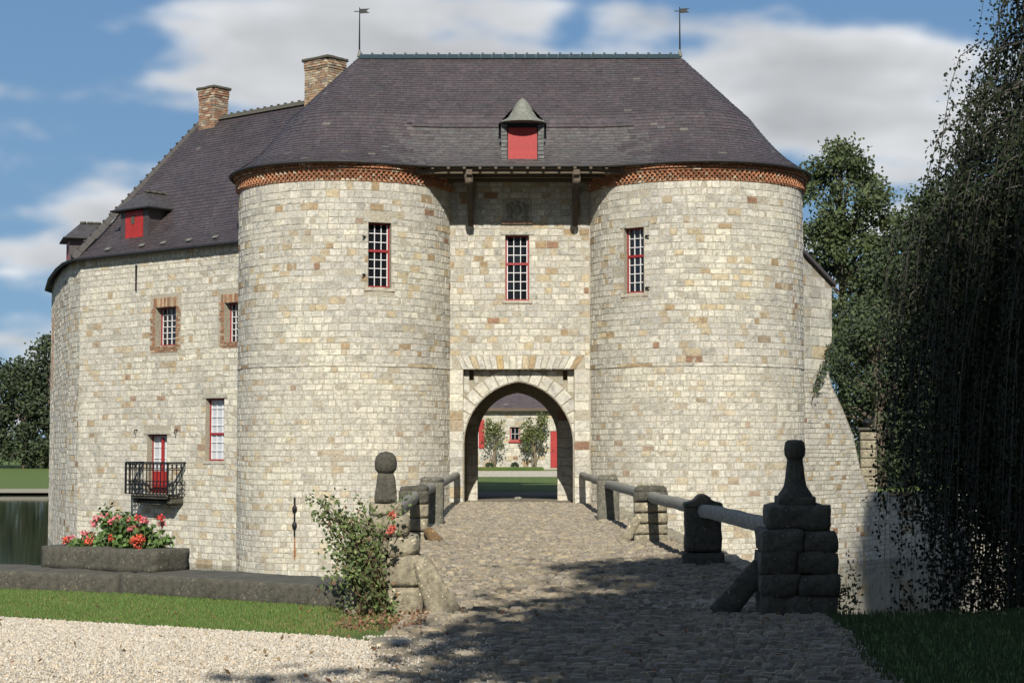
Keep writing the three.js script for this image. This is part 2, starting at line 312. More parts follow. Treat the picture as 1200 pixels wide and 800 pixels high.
// window: group at the middle of its sill on the wall face, +z outwards
const unitBox = new THREE.BoxGeometry(1, 1, 1);
function bar(name, x, y, z, w, h, d, m, parent) { const b = mesh(name, unitBox, m, parent); b.position.set(x, y, z); b.scale.set(w, h, d); return b; }
function addWindow(parent, pos, turn, w, h, o = {}) {
  const { cols = 3, rows = 7, transom = 3, deep = .17, pane = M.pane, frame = M.redFrame, sill = true, fw = .04 } = o;
  const g = part('window', parent); g.position.set(...pos); g.rotation.y = turn;
  const rv = new Geo(), rc = [.40, .37, .30], a = w / 2, z0 = -deep - .06, z1 = .012;
  rv.quad([-a, 0, z1], [-a, h, z1], [-a, h, z0], [-a, 0, z0], rc); rv.quad([a, 0, z0], [a, h, z0], [a, h, z1], [a, 0, z1], rc);
  rv.quad([-a, h, z1], [a, h, z1], [a, h, z0], [-a, h, z0], rc); rv.quad([-a, 0, z0], [a, 0, z0], [a, 0, z1], [-a, 0, z1], rc);
  rv.quad([-a, 0, z0], [-a, h, z0], [a, h, z0], [a, 0, z0], rc);
  mesh('reveal', rv.build(), M.mortar, g);
  const zf = -deep, inW = w - fw * 2 - .004, inH = h - fw * 2;
  bar('frame', -a + fw / 2 + .002, h / 2, zf, fw, h - .006, .06, frame, g); bar('frame', a - fw / 2 - .002, h / 2, zf, fw, h - .006, .06, frame, g);
  bar('frame', 0, fw / 2 + .002, zf, inW, fw, .064, frame, g); bar('frame', 0, h - fw / 2 - .002, zf, inW, fw, .056, frame, g);
  const ph = inH / rows, pw = inW / cols, bw = .019, R = rngOf(Math.round(w * 991 + pos[0] * 137 + h * 77));
  for (let c = 1; c < cols; c++) bar('glazing_bar', -inW / 2 + c * pw, h / 2, zf - .002, bw, inH, .034, M.whitePaint, g);
  for (let r = 1; r < rows; r++) {
    const y = fw + r * ph;
    if (rows - r === transom) bar('transom', 0, y, zf, inW, .06, .07, frame, g);
    else bar('glazing_bar', 0, y, zf + .003, inW, bw, .03, M.whitePaint, g);
  }
  for (const s of [-1, 1]) bar('sash', s * (inW / 2 - .011), h / 2, zf - .004, .022, inH, .03, M.whitePaint, g);
  for (let r = 0; r < rows; r++) for (let c = 0; c < cols; c++) {
    const p = bar('pane', -inW / 2 + (c + .5) * pw, fw + (r + .5) * ph, zf - .012, pw - .004, ph - .004, .004, pane, g);
    p.rotation.set((R() - .5) * .05, (R() - .5) * .05, 0);
  }
  return g;
}

// ------------------------------------------------------------------ ground and water
const swell = (x, z) => { const d = -z; return .035 * noise.noise(x * .55 + 4, d * .32, 1.5) + .02 * noise.noise(x * 1.4, d * .9, 7.1) - .07 * Math.exp(-(((d - 18.2) / 1.6) ** 2)) + .03 * Math.exp(-(((d - 22) / 3) ** 2)); };
function sheet(name, outline, y, m, label, category, cell) { // flat or gently swelling ground, uv in metres
  let g;
  if (cell) {
    const xs = outline.map((p) => p[0]), zs = outline.map((p) => p[1]), x0 = Math.min(...xs), x1 = Math.max(...xs), z0 = Math.min(...zs), z1 = Math.max(...zs);
    g = new THREE.PlaneGeometry(x1 - x0, z1 - z0, Math.ceil((x1 - x0) / cell), Math.ceil((z1 - z0) / cell)); g.rotateX(-Math.PI / 2); g.translate((x0 + x1) / 2, 0, (z0 + z1) / 2);
  } else { g = new THREE.ShapeGeometry(new THREE.Shape(outline.map((p) => new THREE.Vector2(p[0], -p[1])))); g.rotateX(-Math.PI / 2); }
  const p = g.attributes.position, uv = g.attributes.uv;
  for (let i = 0; i < p.count; i++) { p.setY(i, typeof y === 'function' ? y(p.getX(i), p.getZ(i)) : y); uv.setXY(i, p.getX(i), p.getZ(i)); }
  g.computeVertexNormals();
  return setting(mesh(name, g, m), label, category);
}
const lawnMat = std({ color: lin(.135, .175, .03), map: repeat(grassTint, .35), bumpMap: repeat(grainBump, 1.5), bumpScale: .03, roughness: .95 });
const earthMat = std({ color: lin(.22, .175, .115), map: repeat(speckTint, .6), bumpMap: repeat(grainBump, 1.3), bumpScale: .02 });
const gravelMat = std({ color: lin(.60, .55, .46), map: repeat(speckTint, 1.1), bumpMap: repeat(grainBump, 3), bumpScale: .02 });
// moat bed and wide country beyond
sheet('ground', [[-1500, 1200], [1500, 1200], [1500, -2500], [-1500, -2500]], -3.2, earthMat, 'brown earth bed under the moat and fields', 'ground');
sheet('moat', [[-140, -10], [140, -10], [140, -106], [-140, -106]], -1.7, M.water, 'dark green moat water round the castle', 'water');
sheet('far_lawn', [[-1400, -104.5], [-24, -104.5], [-24, -2400], [-1400, -2400]], -1.38, lawnMat, 'mown lawn on the far side of the moat', 'lawn');
setting(mesh('far_bank_edging', new THREE.BoxGeometry(130, .24, .4), M.railStone), 'pale stone edging along the far moat bank', 'edging').position.set(-89, -1.46, -104.3);
sheet('castle_island', [[-7, -47.6], [7.5, -47.6], [10.6, -49.4], [60, -53], [90, -80], [90, -2400], [-23, -2400], [-23, -104], [-15.5, -62], [-14.6, -56], [-12.6, -50.8]], -.06, lawnMat, 'green ground inside the castle walls and the park behind', 'ground');
// near bank
const nearOutline = [[-60, 60], [70, 60], [70, -34], [12, -26], [8.6, -23], [6.4, -18.6], [4.6, -16.7], [3.1, -16.75], [-1.3, -17.6], [-3.9, -19.2], [-7.3, -20.5], [-14, -23], [-60, -25]];
sheet('near_bank', nearOutline, -.045, earthMat, 'brown earth bank in front of the bridge', 'ground');
{ const G = new Geo(), R = rngOf(5); // retaining face of the near bank
  for (let i = 5; i < nearOutline.length - 2; i++) { const [a, b] = [nearOutline[i], nearOutline[i + 1]]; G.quad([a[0], -3.3, a[1]], [b[0], -3.3, b[1]], [b[0], -.05, b[1]], [a[0], -.05, a[1]], [.22, .2, .15]); }
  setting(mesh('bank_wall', G.build(), M.mortar), 'stone face of the near moat bank below the low wall', 'bank wall'); }
const gravelEdge = [[-60, -13.2], [-9, -16.6], [-4.86, -16.05], [-3.07, -15.2], [-1.6, -14.5], [-1.25, -14.15], [-1.1, -13], [-1.02, -11.7], [-.95, -9], [-.9, 40], [-60, 40]];
sheet('gravel_path', gravelEdge, -.012, gravelMat, 'pale beige gravel path beside the cobbled road', 'gravel');
sheet('grass_verge', [[-40, -17], [-9, -16.2], [-4.86, -15.7], [-3.07, -14.8], [-1.5, -14.1], [-.98, -14.2], [-.98, -16.5], [-1.2, -16.95], [-4.35, -18.6], [-5.75, -19.15], [-14, -21.8], [-40, -22.5]], -.02, lawnMat, 'sunlit grass strip between the low wall and the gravel', 'grass');
sheet('shaded_bank_lawn', [[3.0, -16.4], [4.6, -16.5], [6.4, -18.4], [8.6, -22.8], [12, -25.8], [60, -33], [60, 40], [2.5, 40], [2.55, -11.7]], -.02, lawnMat, 'shaded grass bank under the weeping tree', 'grass');

const xl = (z) => lerp(-1.02, -1.62, smooth(15.5, 22, -z)), xr = (z) => (-z > 16.5 ? lerp(2.95, 2.0, (-z - 16.5) / 28) : lerp(2.45, 2.95, clamp((-z - 9) / 7.5, 0, 1)));
{ // cobbled road over the bridge
  const road = part('road', scene); road.name = 'cobbled_road';
  setting(road, 'cobbled road running over the bridge to the gate', 'road');
  const G = new Geo(), bed = [.20, .165, .115];
  for (let d = 6; d < 44.4; d += .4) for (let k = 0; k < 12; k++) {
    const z0 = -d, z1 = -d - .4, P = (f, z) => { const x = lerp(xl(z), xr(z), f); return [x, swell(x, z), z]; };
    const a = P(k / 12, z0), b = P((k + 1) / 12, z0), c = P((k + 1) / 12, z1), e = P(k / 12, z1);
    G.quad(a, b, c, e, bed, [a[0], a[2]], [b[0], b[2]], [c[0], c[2]], [e[0], e[2]]);
  }
  mesh('road_bed', G.build(), M.mortar, road);
  const mas = new Masonry(road, 'cobble', 'cobbles', 300), R = rngOf(41), fr = (u, v, n) => [u, swell(u, -v) + n, -v];
  for (let d = 6.4; d < 44.35;) {
    const h = lerp(.065, .115, R()), skew = (R() - .5) * .03;
    for (let u = xl(-d) - R() * .15; u < xr(-d) - .03;) {
      const l = lerp(.07, .2, R() * .5 + R() * .5), k = .62 + R() * .42, r = R();
      const base = r < .62 ? [.30, .262, .20] : r < .85 ? [.265, .24, .20] : [.34, .285, .2], g = .004 + R() * .008, dv = (R() - .5) * .035 + skew * (u - .5);
      if (R() > .012) mas.add(road, fr, u + g, Math.min(u + l, xr(-d)) - g, d + g + dv, d + h - g + dv, .006 + R() * .034, base.map((c) => c * k), R, .024, .012);
      u += l;
    }
    d += h;
  }
  mas.finish();
}
{ // paving inside the gate and courtyard surfaces
  const paving = std({ color: lin(.24, .21, .16), map: repeat(speckTint, .7), bumpMap: repeat(grainBump, 1.2), bumpScale: .02 });
  sheet('gate_paving', [[-1.6, -44.3], [1.6, -44.3], [1.6, -55], [-1.6, -55]], -.02, paving, 'worn paving through the gate passage', 'paving');
  sheet('courtyard_lawn', [[-9, -55], [12, -55], [12, -76.5], [-9, -76.5]], -.01, lawnMat, 'mown courtyard lawn seen through the gate', 'lawn');
  sheet('courtyard_path', [[-12, -76.5], [14, -76.5], [14, -91], [-12, -91]], -.008, gravelMat, 'pale gravel path across the courtyard', 'path');
  const bed = new THREE.BoxGeometry(4.4, .12, 5, 12, 1, 10); setting(mesh('flower_border', bed, lawnMat), 'low green border at the foot of the courtyard wall', 'border').position.set(-.9, .05, -94.2);
}

// ------------------------------------------------------------------ gatehouse
const SCALE_R = rngOf(7);
const TL = { cx: -4.58, cz: -45.1, r: 2.85 }, TR = { cx: 4.62, cz: -45.1, r: 2.86 };
const gate = thing('gatehouse', 'stone castle gatehouse with twin round towers and purple slate roof', 'gatehouse');
{
  const mas = new Masonry(gate);
  const rimY = 8.1;
  const towers = [[TL, .31, 5.45, 1.625], [TR, -.60, 5.345, 1.645]];
  for (const [T, at, wy, wh] of towers) {
    const t = part('tower', gate), fr = cylFrame(T.cx, T.cz, T.r), R = rngOf(T.cx * 100 | 0), r = T.r;
    const phi = Math.asin(at === .31 ? (1.08 / r) : (-1.74 / r)), wu = phi * r, ww = .60, hole = [wu - ww / 2, wu + ww / 2, wy, wy + wh];
    const side = T.cx < 0 ? -1 : 1, uA = side < 0 ? -Math.PI * .62 * r : -Math.PI * .5 * r, uB = side < 0 ? Math.PI * .5 * r : Math.PI * .62 * r;
    mesh('wall', backing(fr, steps(-Math.PI * r, Math.PI * r, 64), steps(-2.4, rimY + .3, 5), [hole]), M.mortar, t);
    const holes = [hole, [wu - ww / 2 - .12, wu + ww / 2 + .16, wy + wh, wy + wh + .14], [wu - ww / 2 - .1, wu + ww / 2 + .1, wy - .11, wy]];
    courses(mas, t, fr, uA, uB, 3.56, rimY, R, { free: without(uA, uB, holes), warm: .01 });
    courses(mas, t, fr, uA, uB, -1.75, 3.46, R, { free: without(uA, uB, []), hMin: .12, hMax: .18, lMax: .38, warm: .02, tone: 1.05, plain: .3, proud: .006 });
    for (let u = uA; u < uB;) { const l = lerp(.35, .7, R()); mas.add(t, fr, u + .004, Math.min(u + l, uB) - .004, 3.465, 3.555, .022, stoneColour(R), R); u += l; } // string course
    mesh('lintel', (() => { const G = new Geo(); stoneFaces(G, fr, holes[1][0], holes[1][1], holes[1][2], holes[1][3], .02, [.40, .40, .36], R); return G.build(); })(), M.stone, t);
    mesh('sill', (() => { const G = new Geo(); stoneFaces(G, fr, holes[2][0], holes[2][1], holes[2][2], holes[2][3] - .004, .035, [.44, .40, .33], R); return G.build(); })(), M.stone, t);
    const a = wu / r, P = fr(wu, wy, -.012); addWindow(gate, P, a, ww, wh);
    for (const [du, dy] of side < 0 ? [[-.42, .3], [-.42, 1.25]] : [[.42, .1], [.42, 1.4]]) { const h = mesh('shutter_hook', new THREE.CylinderGeometry(.018, .03, .12, 6), M.iron, t); h.position.set(...fr(wu + du, wy + dy, .06)); h.rotation.set(Math.PI / 2, 0, a); }
    // brick cornice
    const G = new Geo(), bc = () => { const k = .75 + R() * .5, q = R(); return q < .2 ? [.36 * k, .20 * k, .11 * k] : q < .3 ? [.5 * k, .40 * k, .29 * k] : [.38 * k, .17 * k, .09 * k]; };
    const row = (y, h, n, w) => { for (let u = uA; u < uB; u += w) stoneFaces(G, fr, u + .004, u + w - .004, y + .003, y + h - .004, n, bc(), R, .006, .06); };
    const tooth = (y, h, n, w, off) => { for (let u = uA + off; u < uB; u += w) { const c = bc(), a0 = fr(u, y, n - .07), b0 = fr(u + w * .42, y, n + .045), c0 = fr(u + w * .84, y, n - .07), up = (p) => [p[0], p[1] + h - .004, p[2]]; G.quad(a0, b0, up(b0), up(a0), c); G.quad(b0, c0, up(c0), up(b0), c); G.tri(a0, c0, b0, c); G.tri(up(a0), up(b0), up(c0), c); } };
    row(rimY, .062, .025, .21); tooth(rimY + .062, .066, .05, .13, 0); tooth(rimY + .128, .066, .055, .13, .065); tooth(rimY + .194, .066, .06, .13, 0);
    row(rimY + .26, .06, .075, .21); row(rimY + .32, .06, .13, .11); row(rimY + .38, .065, .16, .21);
    const back = new Geo(); for (const [y0, y1, n] of [[rimY + .06, rimY + .262, .0], [rimY + .26, rimY + .45, .05]]) for (let k = 0; k < 60; k++) { const u = lerp(uA, uB, k / 60), v = lerp(uA, uB, (k + 1) / 60); back.quad(fr(u, y0, n), fr(v, y0, n), fr(v, y1, n), fr(u, y1, n), [.42, .33, .24]); }
    const corn = mesh('brick_cornice', G.build(), M.brick, t); corn.userData.kind = 'stuff';
    mesh('cornice_bed', back.build(), M.mortar, t);
    if (side < 0) { // iron wall tie with a rust stain below it
      const u = Math.asin(-.98 / r) * r, S = new Geo(), an = part('wall_tie', gate), at0 = (v, n) => fr(u, v, n);
      tube(S, [at0(.22, .045), at0(-.28, .05), at0(-.75, .045)], .024, .02, [1, 1, 1], 6);
      mesh('bar', S.build(), M.iron, an);
      for (const v of [-.06, -.47]) { const k = mesh('boss', new THREE.SphereGeometry(.07, 8, 6), M.iron, an); k.position.set(...at0(v, .05)); k.scale.set(.9, 1.3, .7); }
      const st = new Geo(); for (let v = -.78; v > -1.25; v -= .09) { const w = .012 + R() * .018; st.quad(fr(u - w, v - .08, .034), fr(u + w, v - .08, .034), fr(u + w, v, .034), fr(u - w, v, .034), [.42, .17, .06]); }
      mesh('rust_stain', st.build(), M.mortar, an);
    }
  }
  // wall between the towers
  const W = part('curtain_wall', gate), R = rngOf(77), zW = -44.4, fr = planeFrame(0, zW, 1, 0, 0, 1), x0 = -1.86, x1 = 1.82;
  const rec = [-1.47, 1.42, -.2, 3.47], win = [-.375, .245, 5.275, 6.985], plq = [-.42, .30, 7.36, 7.93];
  mesh('wall', backing(fr, [x0 - .6, x1 + .6], [-2.4, 8.6], [rec, win]), M.mortar, W);
  courses(mas, W, fr, x0, x1, -.1, 3.47, R, { free: without(x0, x1, [rec]), hMin: .2, hMax: .3, lMin: .3, lMax: .5 });
  courses(mas, W, fr, x0, x1, 3.84, 8.55, R, { free: without(x0, x1, [win, [-.5, .38, 6.985, 7.1], [-.46, .33, 5.19, 5.275], plq, [-.48, .34, 7.27, 7.36]]), warm: .05 });
  { const G = new Geo(); stoneFaces(G, fr, -.5, .38, 6.99, 7.095, .02, [.42, .41, .36], R); mesh('lintel', G.build(), M.stone, W); }
  { const G = new Geo(); stoneFaces(G, fr, -.46, .33, 5.195, 5.272, .03, [.44, .40, .33], R); mesh('sill', G.build(), M.stone, W); }
  { const G = new Geo(); stoneFaces(G, fr, -.48, .34, 7.275, 7.355, .06, [.38, .26, .19], R); mesh('ledge', G.build(), M.stone, W); }
  addWindow(gate, [(win[0] + win[1]) / 2, win[2], zW - .012], 0, win[1] - win[0], win[3] - win[2]);
  // carved coat of arms, worn
  const pl = part('carved_plaque', gate); { const G = new Geo(); stoneFaces(G, fr, plq[0], plq[1], plq[2], plq[3], .03, [.40, .37, .30], R); mesh('panel', G.build(), M.stone, pl); }
  const lump = (x, y, sx, sy, sz, n = 'carving') => { const b = mesh(n, new THREE.SphereGeometry(1, 10, 7), M.railStone, pl); b.position.set(x - .06, y, zW + .035); b.scale.set(sx, sy, sz); };
  lump(0, 7.63, .11, .15, .05, 'shield'); lump(0, 7.83, .07, .06, .045); for (const s of [-1, 1]) { lump(s * .2, 7.62, .07, .17, .05); lump(s * .16, 7.8, .05, .05, .045); lump(s * .27, 7.72, .035, .1, .03); lump(s * .2, 7.44, .1, .04, .04); }
  // splayed flat arch over the drawbridge recess
  for (let k = 0; k < 19; k++) {
    const n = 19, xa = lerp(-1.5, 1.46, k / n), xb = lerp(-1.5, 1.46, (k + 1) / n), sp = (x) => x * 1.14 + .02, G = new Geo(), tone = stoneColour(R).map((c) => c * 1.02);
    const f2 = (u, v, m) => fr(lerp(u, sp(u), (v - 3.475) / .36), v, m); stoneFaces(G, f2, xa + .003, xb - .003, 3.475, 3.835, .02 + R() * .01, k === 6 ? [.50, .38, .2] : tone, R, .012); mas.put(W, G);
  }
  for (const [a, b] of [[-1.86, -1.74], [1.70, 1.84]]) mas.add(W, fr, a, b, 3.475, 3.835, .02, stoneColour(R), R);
  // recessed gate wall with pointed arch
  const zG = -44.62, cxA = -.03, hw = 1.44, spr = 1.54, cc = .21, rad = hw + cc, gfr = planeFrame(0, zG, 1, 0, 0, 1);
  const half = (y, extra = 0) => y < spr ? hw + extra : (rad + extra) ** 2 > (y - spr) ** 2 ? Math.max(0, Math.sqrt((rad + extra) ** 2 - (y - spr) ** 2) - cc) : 0;
  const archWall = (z, cx, hw2, sp, c2, top, xa, xb, thick, name, slots = []) => {
    const s = new THREE.Shape(), r2 = hw2 + c2, apex = Math.acos(c2 / r2);
    s.moveTo(xa, -.3); s.lineTo(xb, -.3); s.lineTo(xb, top); s.lineTo(xa, top); s.closePath();
    const h = new THREE.Path(); h.moveTo(cx + hw2, -.29); h.lineTo(cx + hw2, sp);
    for (let k = 1; k <= 14; k++) { const a = apex * k / 14; h.lineTo(cx - c2 + r2 * Math.cos(a), sp + r2 * Math.sin(a)); }
    for (let k = 13; k >= 0; k--) { const a = apex * k / 14; h.lineTo(cx + c2 - r2 * Math.cos(a), sp + r2 * Math.sin(a)); }
    h.lineTo(cx - hw2, -.29); h.closePath(); s.holes.push(h);
    for (const x of slots) { const q = new THREE.Path(); q.moveTo(x - .06, 3.2); q.lineTo(x + .06, 3.2); q.lineTo(x + .06, 3.46); q.lineTo(x - .06, 3.46); q.closePath(); s.holes.push(q); }
    const g = new THREE.ExtrudeGeometry(s, { depth: thick, bevelEnabled: false, curveSegments: 8 }); g.translate(0, 0, z - thick);
    const col = new Float32Array(g.attributes.position.count * 3); for (let i = 0; i < col.length; i += 3) col.set([.40, .365, .29], i); g.setAttribute('color', new THREE.BufferAttribute(col, 3));
    return mesh(name, g, M.mortar, W);
  };
  archWall(zG, cxA, hw - .02, spr, cc, 3.6, -1.6, 1.55, .55, 'gate_arch_wall', [-1.26, 1.19]);
  archWall(-47.2, -.06, 1.1, 1.7, .16, 3.9, -2.2, 2.2, .45, 'inner_arch_wall');
  const slotFree = (list, a, b) => b < 3.22 ? list : list.flatMap(([p, q]) => [[p, Math.min(q, -1.32)], [Math.max(p, -1.2), Math.min(q, 1.13)], [Math.max(p, 1.25), q]].filter(([x, y]) => y - x > .03));
  courses(mas, W, gfr, -1.47, 1.42, -.1, 3.46, R, { hMin: .16, hMax: .24, lMin: .2, lMax: .45, wave: 0, free: (a, b) => slotFree((() => { const w = half((a + b) / 2 > spr ? a + .02 : a, .36); return w > 0 && a < 3.05 ? (w > 1.4 ? [] : [[-1.47, cxA - w], [cxA + w, 1.42]]) : (a < 3.5 && half(a, .36) > .05 ? [[-1.47, cxA - half(a, .36)], [cxA + half(a, .36), 1.42]] : [[-1.47, 1.42]]); })(), a, b) });
  for (const s of [-1, 1]) { // voussoirs and jamb blocks of the pointed arch
    const apex = Math.acos(cc / rad), n = 9;
    for (let k = 0; k < n; k++) {
      const f3 = (u, v, m) => { const a = v; return [cxA + s * (-cc + u * Math.cos(a)), spr + u * Math.sin(a), zG + m]; }, G = new Geo();
      stoneFaces(G, f3, rad + .002, rad + .345 + R() * .03, lerp(0, apex, k / n) + .004, lerp(0, apex, (k + 1) / n) - .003, .014 + R() * .012, stoneColour(R).map((c) => c * 1.04), R, .006); mas.put(W, G);
    }
    for (let y = -.1; y < spr - .1;) { const h = lerp(.24, .36, R()), a = cxA + s * hw, b = s < 0 ? -1.468 : 1.418; mas.add(W, gfr, Math.min(a, b), Math.max(a, b), y + .004, Math.min(y + h, spr) - .004, .016, stoneColour(R), R, .003); y += h; }
  }
  for (const [y0, n] of [[-.1, 0]]) for (const s of [-1, 1]) for (let y = y0; y < 2.2;) { const h = lerp(.22, .3, R()), a = -.06 + s * 1.105, b = s * 1.46; mas.add(W, planeFrame(0, -47.2, 1, 0, 0, 1), Math.min(a, b), Math.max(a, b), y + .004, y + h - .004, .014, stoneColour(R), R, .008); y += h; }
  { const G = new Geo(), c = [.36, .33, .27]; // recess sides and the drawbridge beam slots
    G.quad([-1.47, -.2, zW], [-1.47, 3.47, zW], [-1.47, 3.47, zG], [-1.47, -.2, zG], c); G.quad([1.42, -.2, zG], [1.42, 3.47, zG], [1.42, 3.47, zW], [1.42, -.2, zW], c); G.quad([-1.47, 3.47, zW], [1.42, 3.47, zW], [1.42, 3.47, zG], [-1.47, 3.47, zG], c);
    mesh('recess', G.build(), M.mortar, W); }
  // passage and the body of the building behind
  { const G = new Geo(), c = [.33, .30, .24];
    G.box(-4.6, -1.55, -.4, 3.62, -51.6, -45.17, c); G.box(1.50, 4.6, -.4, 3.62, -51.6, -45.17, c); G.box(-4.6, 4.6, 3.63, 8.55, -51.6, -44.75, c);
    mesh('rear_body', G.build(), M.mortar, W); }
  mas.finish();

  // timber eaves and brackets
  const E = part('eaves', gate);
  for (const [z, y, h] of [[-42.95, 8.43, .1], [-43.5, 8.42, .12], [-44.1, 8.4, .13]]) bar('purlin', 0, y, z, 5.6, h, .12, M.wood, E);
  for (let x = -2.6; x <= 2.6; x += .4) bar('rafter_end', x, 8.50, -43.5, .07, .05, 1.5, M.wood, E);
  for (const x of [-1.275, 1.44]) {
    const b = part('bracket', gate), G = new Geo();
    bar('wall_post', x, 7.75, zW + .1, .13, 1.05, .14, M.wood, b);
    tube(G, [[x, 7.25, zW + .08], [x, 7.55, zW + .45], [x, 8.0, zW + .95], [x, 8.36, zW + 1.35]], .075, .085, [.075, .058, .042], 6); mesh('brace', G.build(), M.bark, b);
    bar('beam', x, 8.40, zW + .75, .15, .13, 1.75, M.wood, b);
    const h = mesh('carved_head', rock(.2, .36, .24, x, .03, .5), M.wood, b); h.position.set(x, 8.13, zW + 1.42);
  }
}

// ------------------------------------------------------------------ slate roofs
function slateRoof(parent, E, Rg, yE, yR, o = {}) { // E, Rg: lists of [x, z] along eave and ridge
  const { rows = 46, wide = .2, bend = .045, colour = () => [.05, .042, .048], seed = 1, yEs, step } = o, R = rngOf(seed), n = E.length - 1;
  const prof = (v) => v - bend * Math.sin(Math.PI * Math.min(1, v / .45));
  const P = (s, v, lift = 0) => { const f = clamp(s, 0, n - 1e-6), i = Math.floor(f), t = f - i, ex = lerp(E[i][0], E[i + 1][0], t), ez = lerp(E[i][1], E[i + 1][1], t), rx = lerp(Rg[i][0], Rg[i + 1][0], t), rz = lerp(Rg[i][1], Rg[i + 1][1], t); const ox = ex - rx, oz = ez - rz, L = Math.hypot(ox, oz) || 1;
    return [lerp(ex, rx, v) + ox / L * lift * .7, lerp(yE, yR, prof(v)) + lift * .7, lerp(ez, rz, v) + oz / L * lift * .7]; };
  const U = new Geo(), m = n * 2, vr = 14;
  for (let i = 0; i < m; i++) for (let j = 0; j < vr; j++) U.quad(P(i / m * n, j / vr), P((i + 1) / m * n, j / vr), P((i + 1) / m * n, (j + 1) / vr), P(i / m * n, (j + 1) / vr), [.03, .026, .028]);
  mesh('boarding', U.build(), M.slate, parent);
  const G = new Geo();
  for (let k = 0; k < rows; k++) {
    const v0 = k / rows, v1 = Math.min(1, (k + 1.25) / rows), len = (() => { let s = 0, q = P(0, v0); for (let i = 1; i <= n * 3; i++) { const p = P(i / 3, v0); s += Math.hypot(p[0] - q[0], p[2] - q[2]); q = p; } return s; })();
    const table = [0]; { let q = P(0, v0), s = 0; for (let i = 1; i <= n * 3; i++) { const p = P(i / 3, v0); s += Math.hypot(p[0] - q[0], p[2] - q[2]); table.push(s); q = p; } }
    const at = (d) => { let a = 0, b = table.length - 1; while (b - a > 1) { const c = (a + b) >> 1; if (table[c] <= d) a = c; else b = c; } return (a + clamp((d - table[a]) / Math.max(1e-6, table[b] - table[a]), 0, 1)) / 3; };
    for (let d = (k % 2 ? -wide / 2 : 0) - R() * .02; d < len;) {
      const w = wide * (.82 + R() * .36), a = at(Math.max(0, d + .002)), b = at(Math.min(len, d + w - .002)); d += w; if (b <= a) continue;
      const q = P((a + b) / 2, v0), st = step ? step(q, k / rows) : 0, l0 = .016 + R() * .006 + st, l1 = .004 + st, c = colour(q, k / rows, R);
      const p0 = P(a, v0, l0), p1 = P(b, v0, l0 + (R() - .5) * .005), p2 = P(b, v1, l1), p3 = P(a, v1, l1), o0 = [R() * 5, R() * 5];
      G.quad(p0, p1, p2, p3, c, o0, [o0[0] + w, o0[1]], [o0[0] + w, o0[1] + .14], [o0[0], o0[1] + .14]);
      const e0 = P(a, v0, -.004 + st * .2), e1 = P(b, v0, -.004 + st * .2); G.quad(e0, e1, p1, p0, c);
    }
  }
  mesh('slates', G.build(), M.slate, parent).userData.kind = 'stuff';
  return P;
}
const purple = (k0 = 1) => (q, v, R) => { const k = k0 * (.9 + R() * .22), r = R(); return r < .72 ? [.068 * k, .055 * k, .06 * k] : r < .9 ? [.064 * k, .057 * k, .06 * k] : r < .997 ? [.076 * k, .06 * k, .062 * k] : [.13 * k, .12 * k, .105 * k]; };
function ridgeTiles(parent, a, b, m, size = .3) {
  const L = Math.hypot(b[0] - a[0], b[1] - a[1], b[2] - a[2]), n = Math.max(1, Math.round(L / size)), turn = Math.atan2(b[0] - a[0], b[2] - a[2]), pitch = Math.asin((b[1] - a[1]) / L);
  const s = new THREE.Shape(); s.moveTo(-.13, -.09); s.lineTo(-.05, .03); s.lineTo(0, .055); s.lineTo(.05, .03); s.lineTo(.13, -.09); s.closePath();
  const body = new THREE.ExtrudeGeometry(s, { depth: L / n * .97, bevelEnabled: false }); const col = new THREE.BoxGeometry(.07, .05, .06); col.translate(0, .065, .05);
  const g = mergeGeometries([body, col.toNonIndexed()]);
  for (let i = 0; i < n; i++) { const t = mesh('ridge_tile', g, m, parent); t.position.set(...[0, 1, 2].map((k) => lerp(a[k], b[k], i / n))); t.rotation.set(-pitch, turn, 0, 'YXZ'); }
}
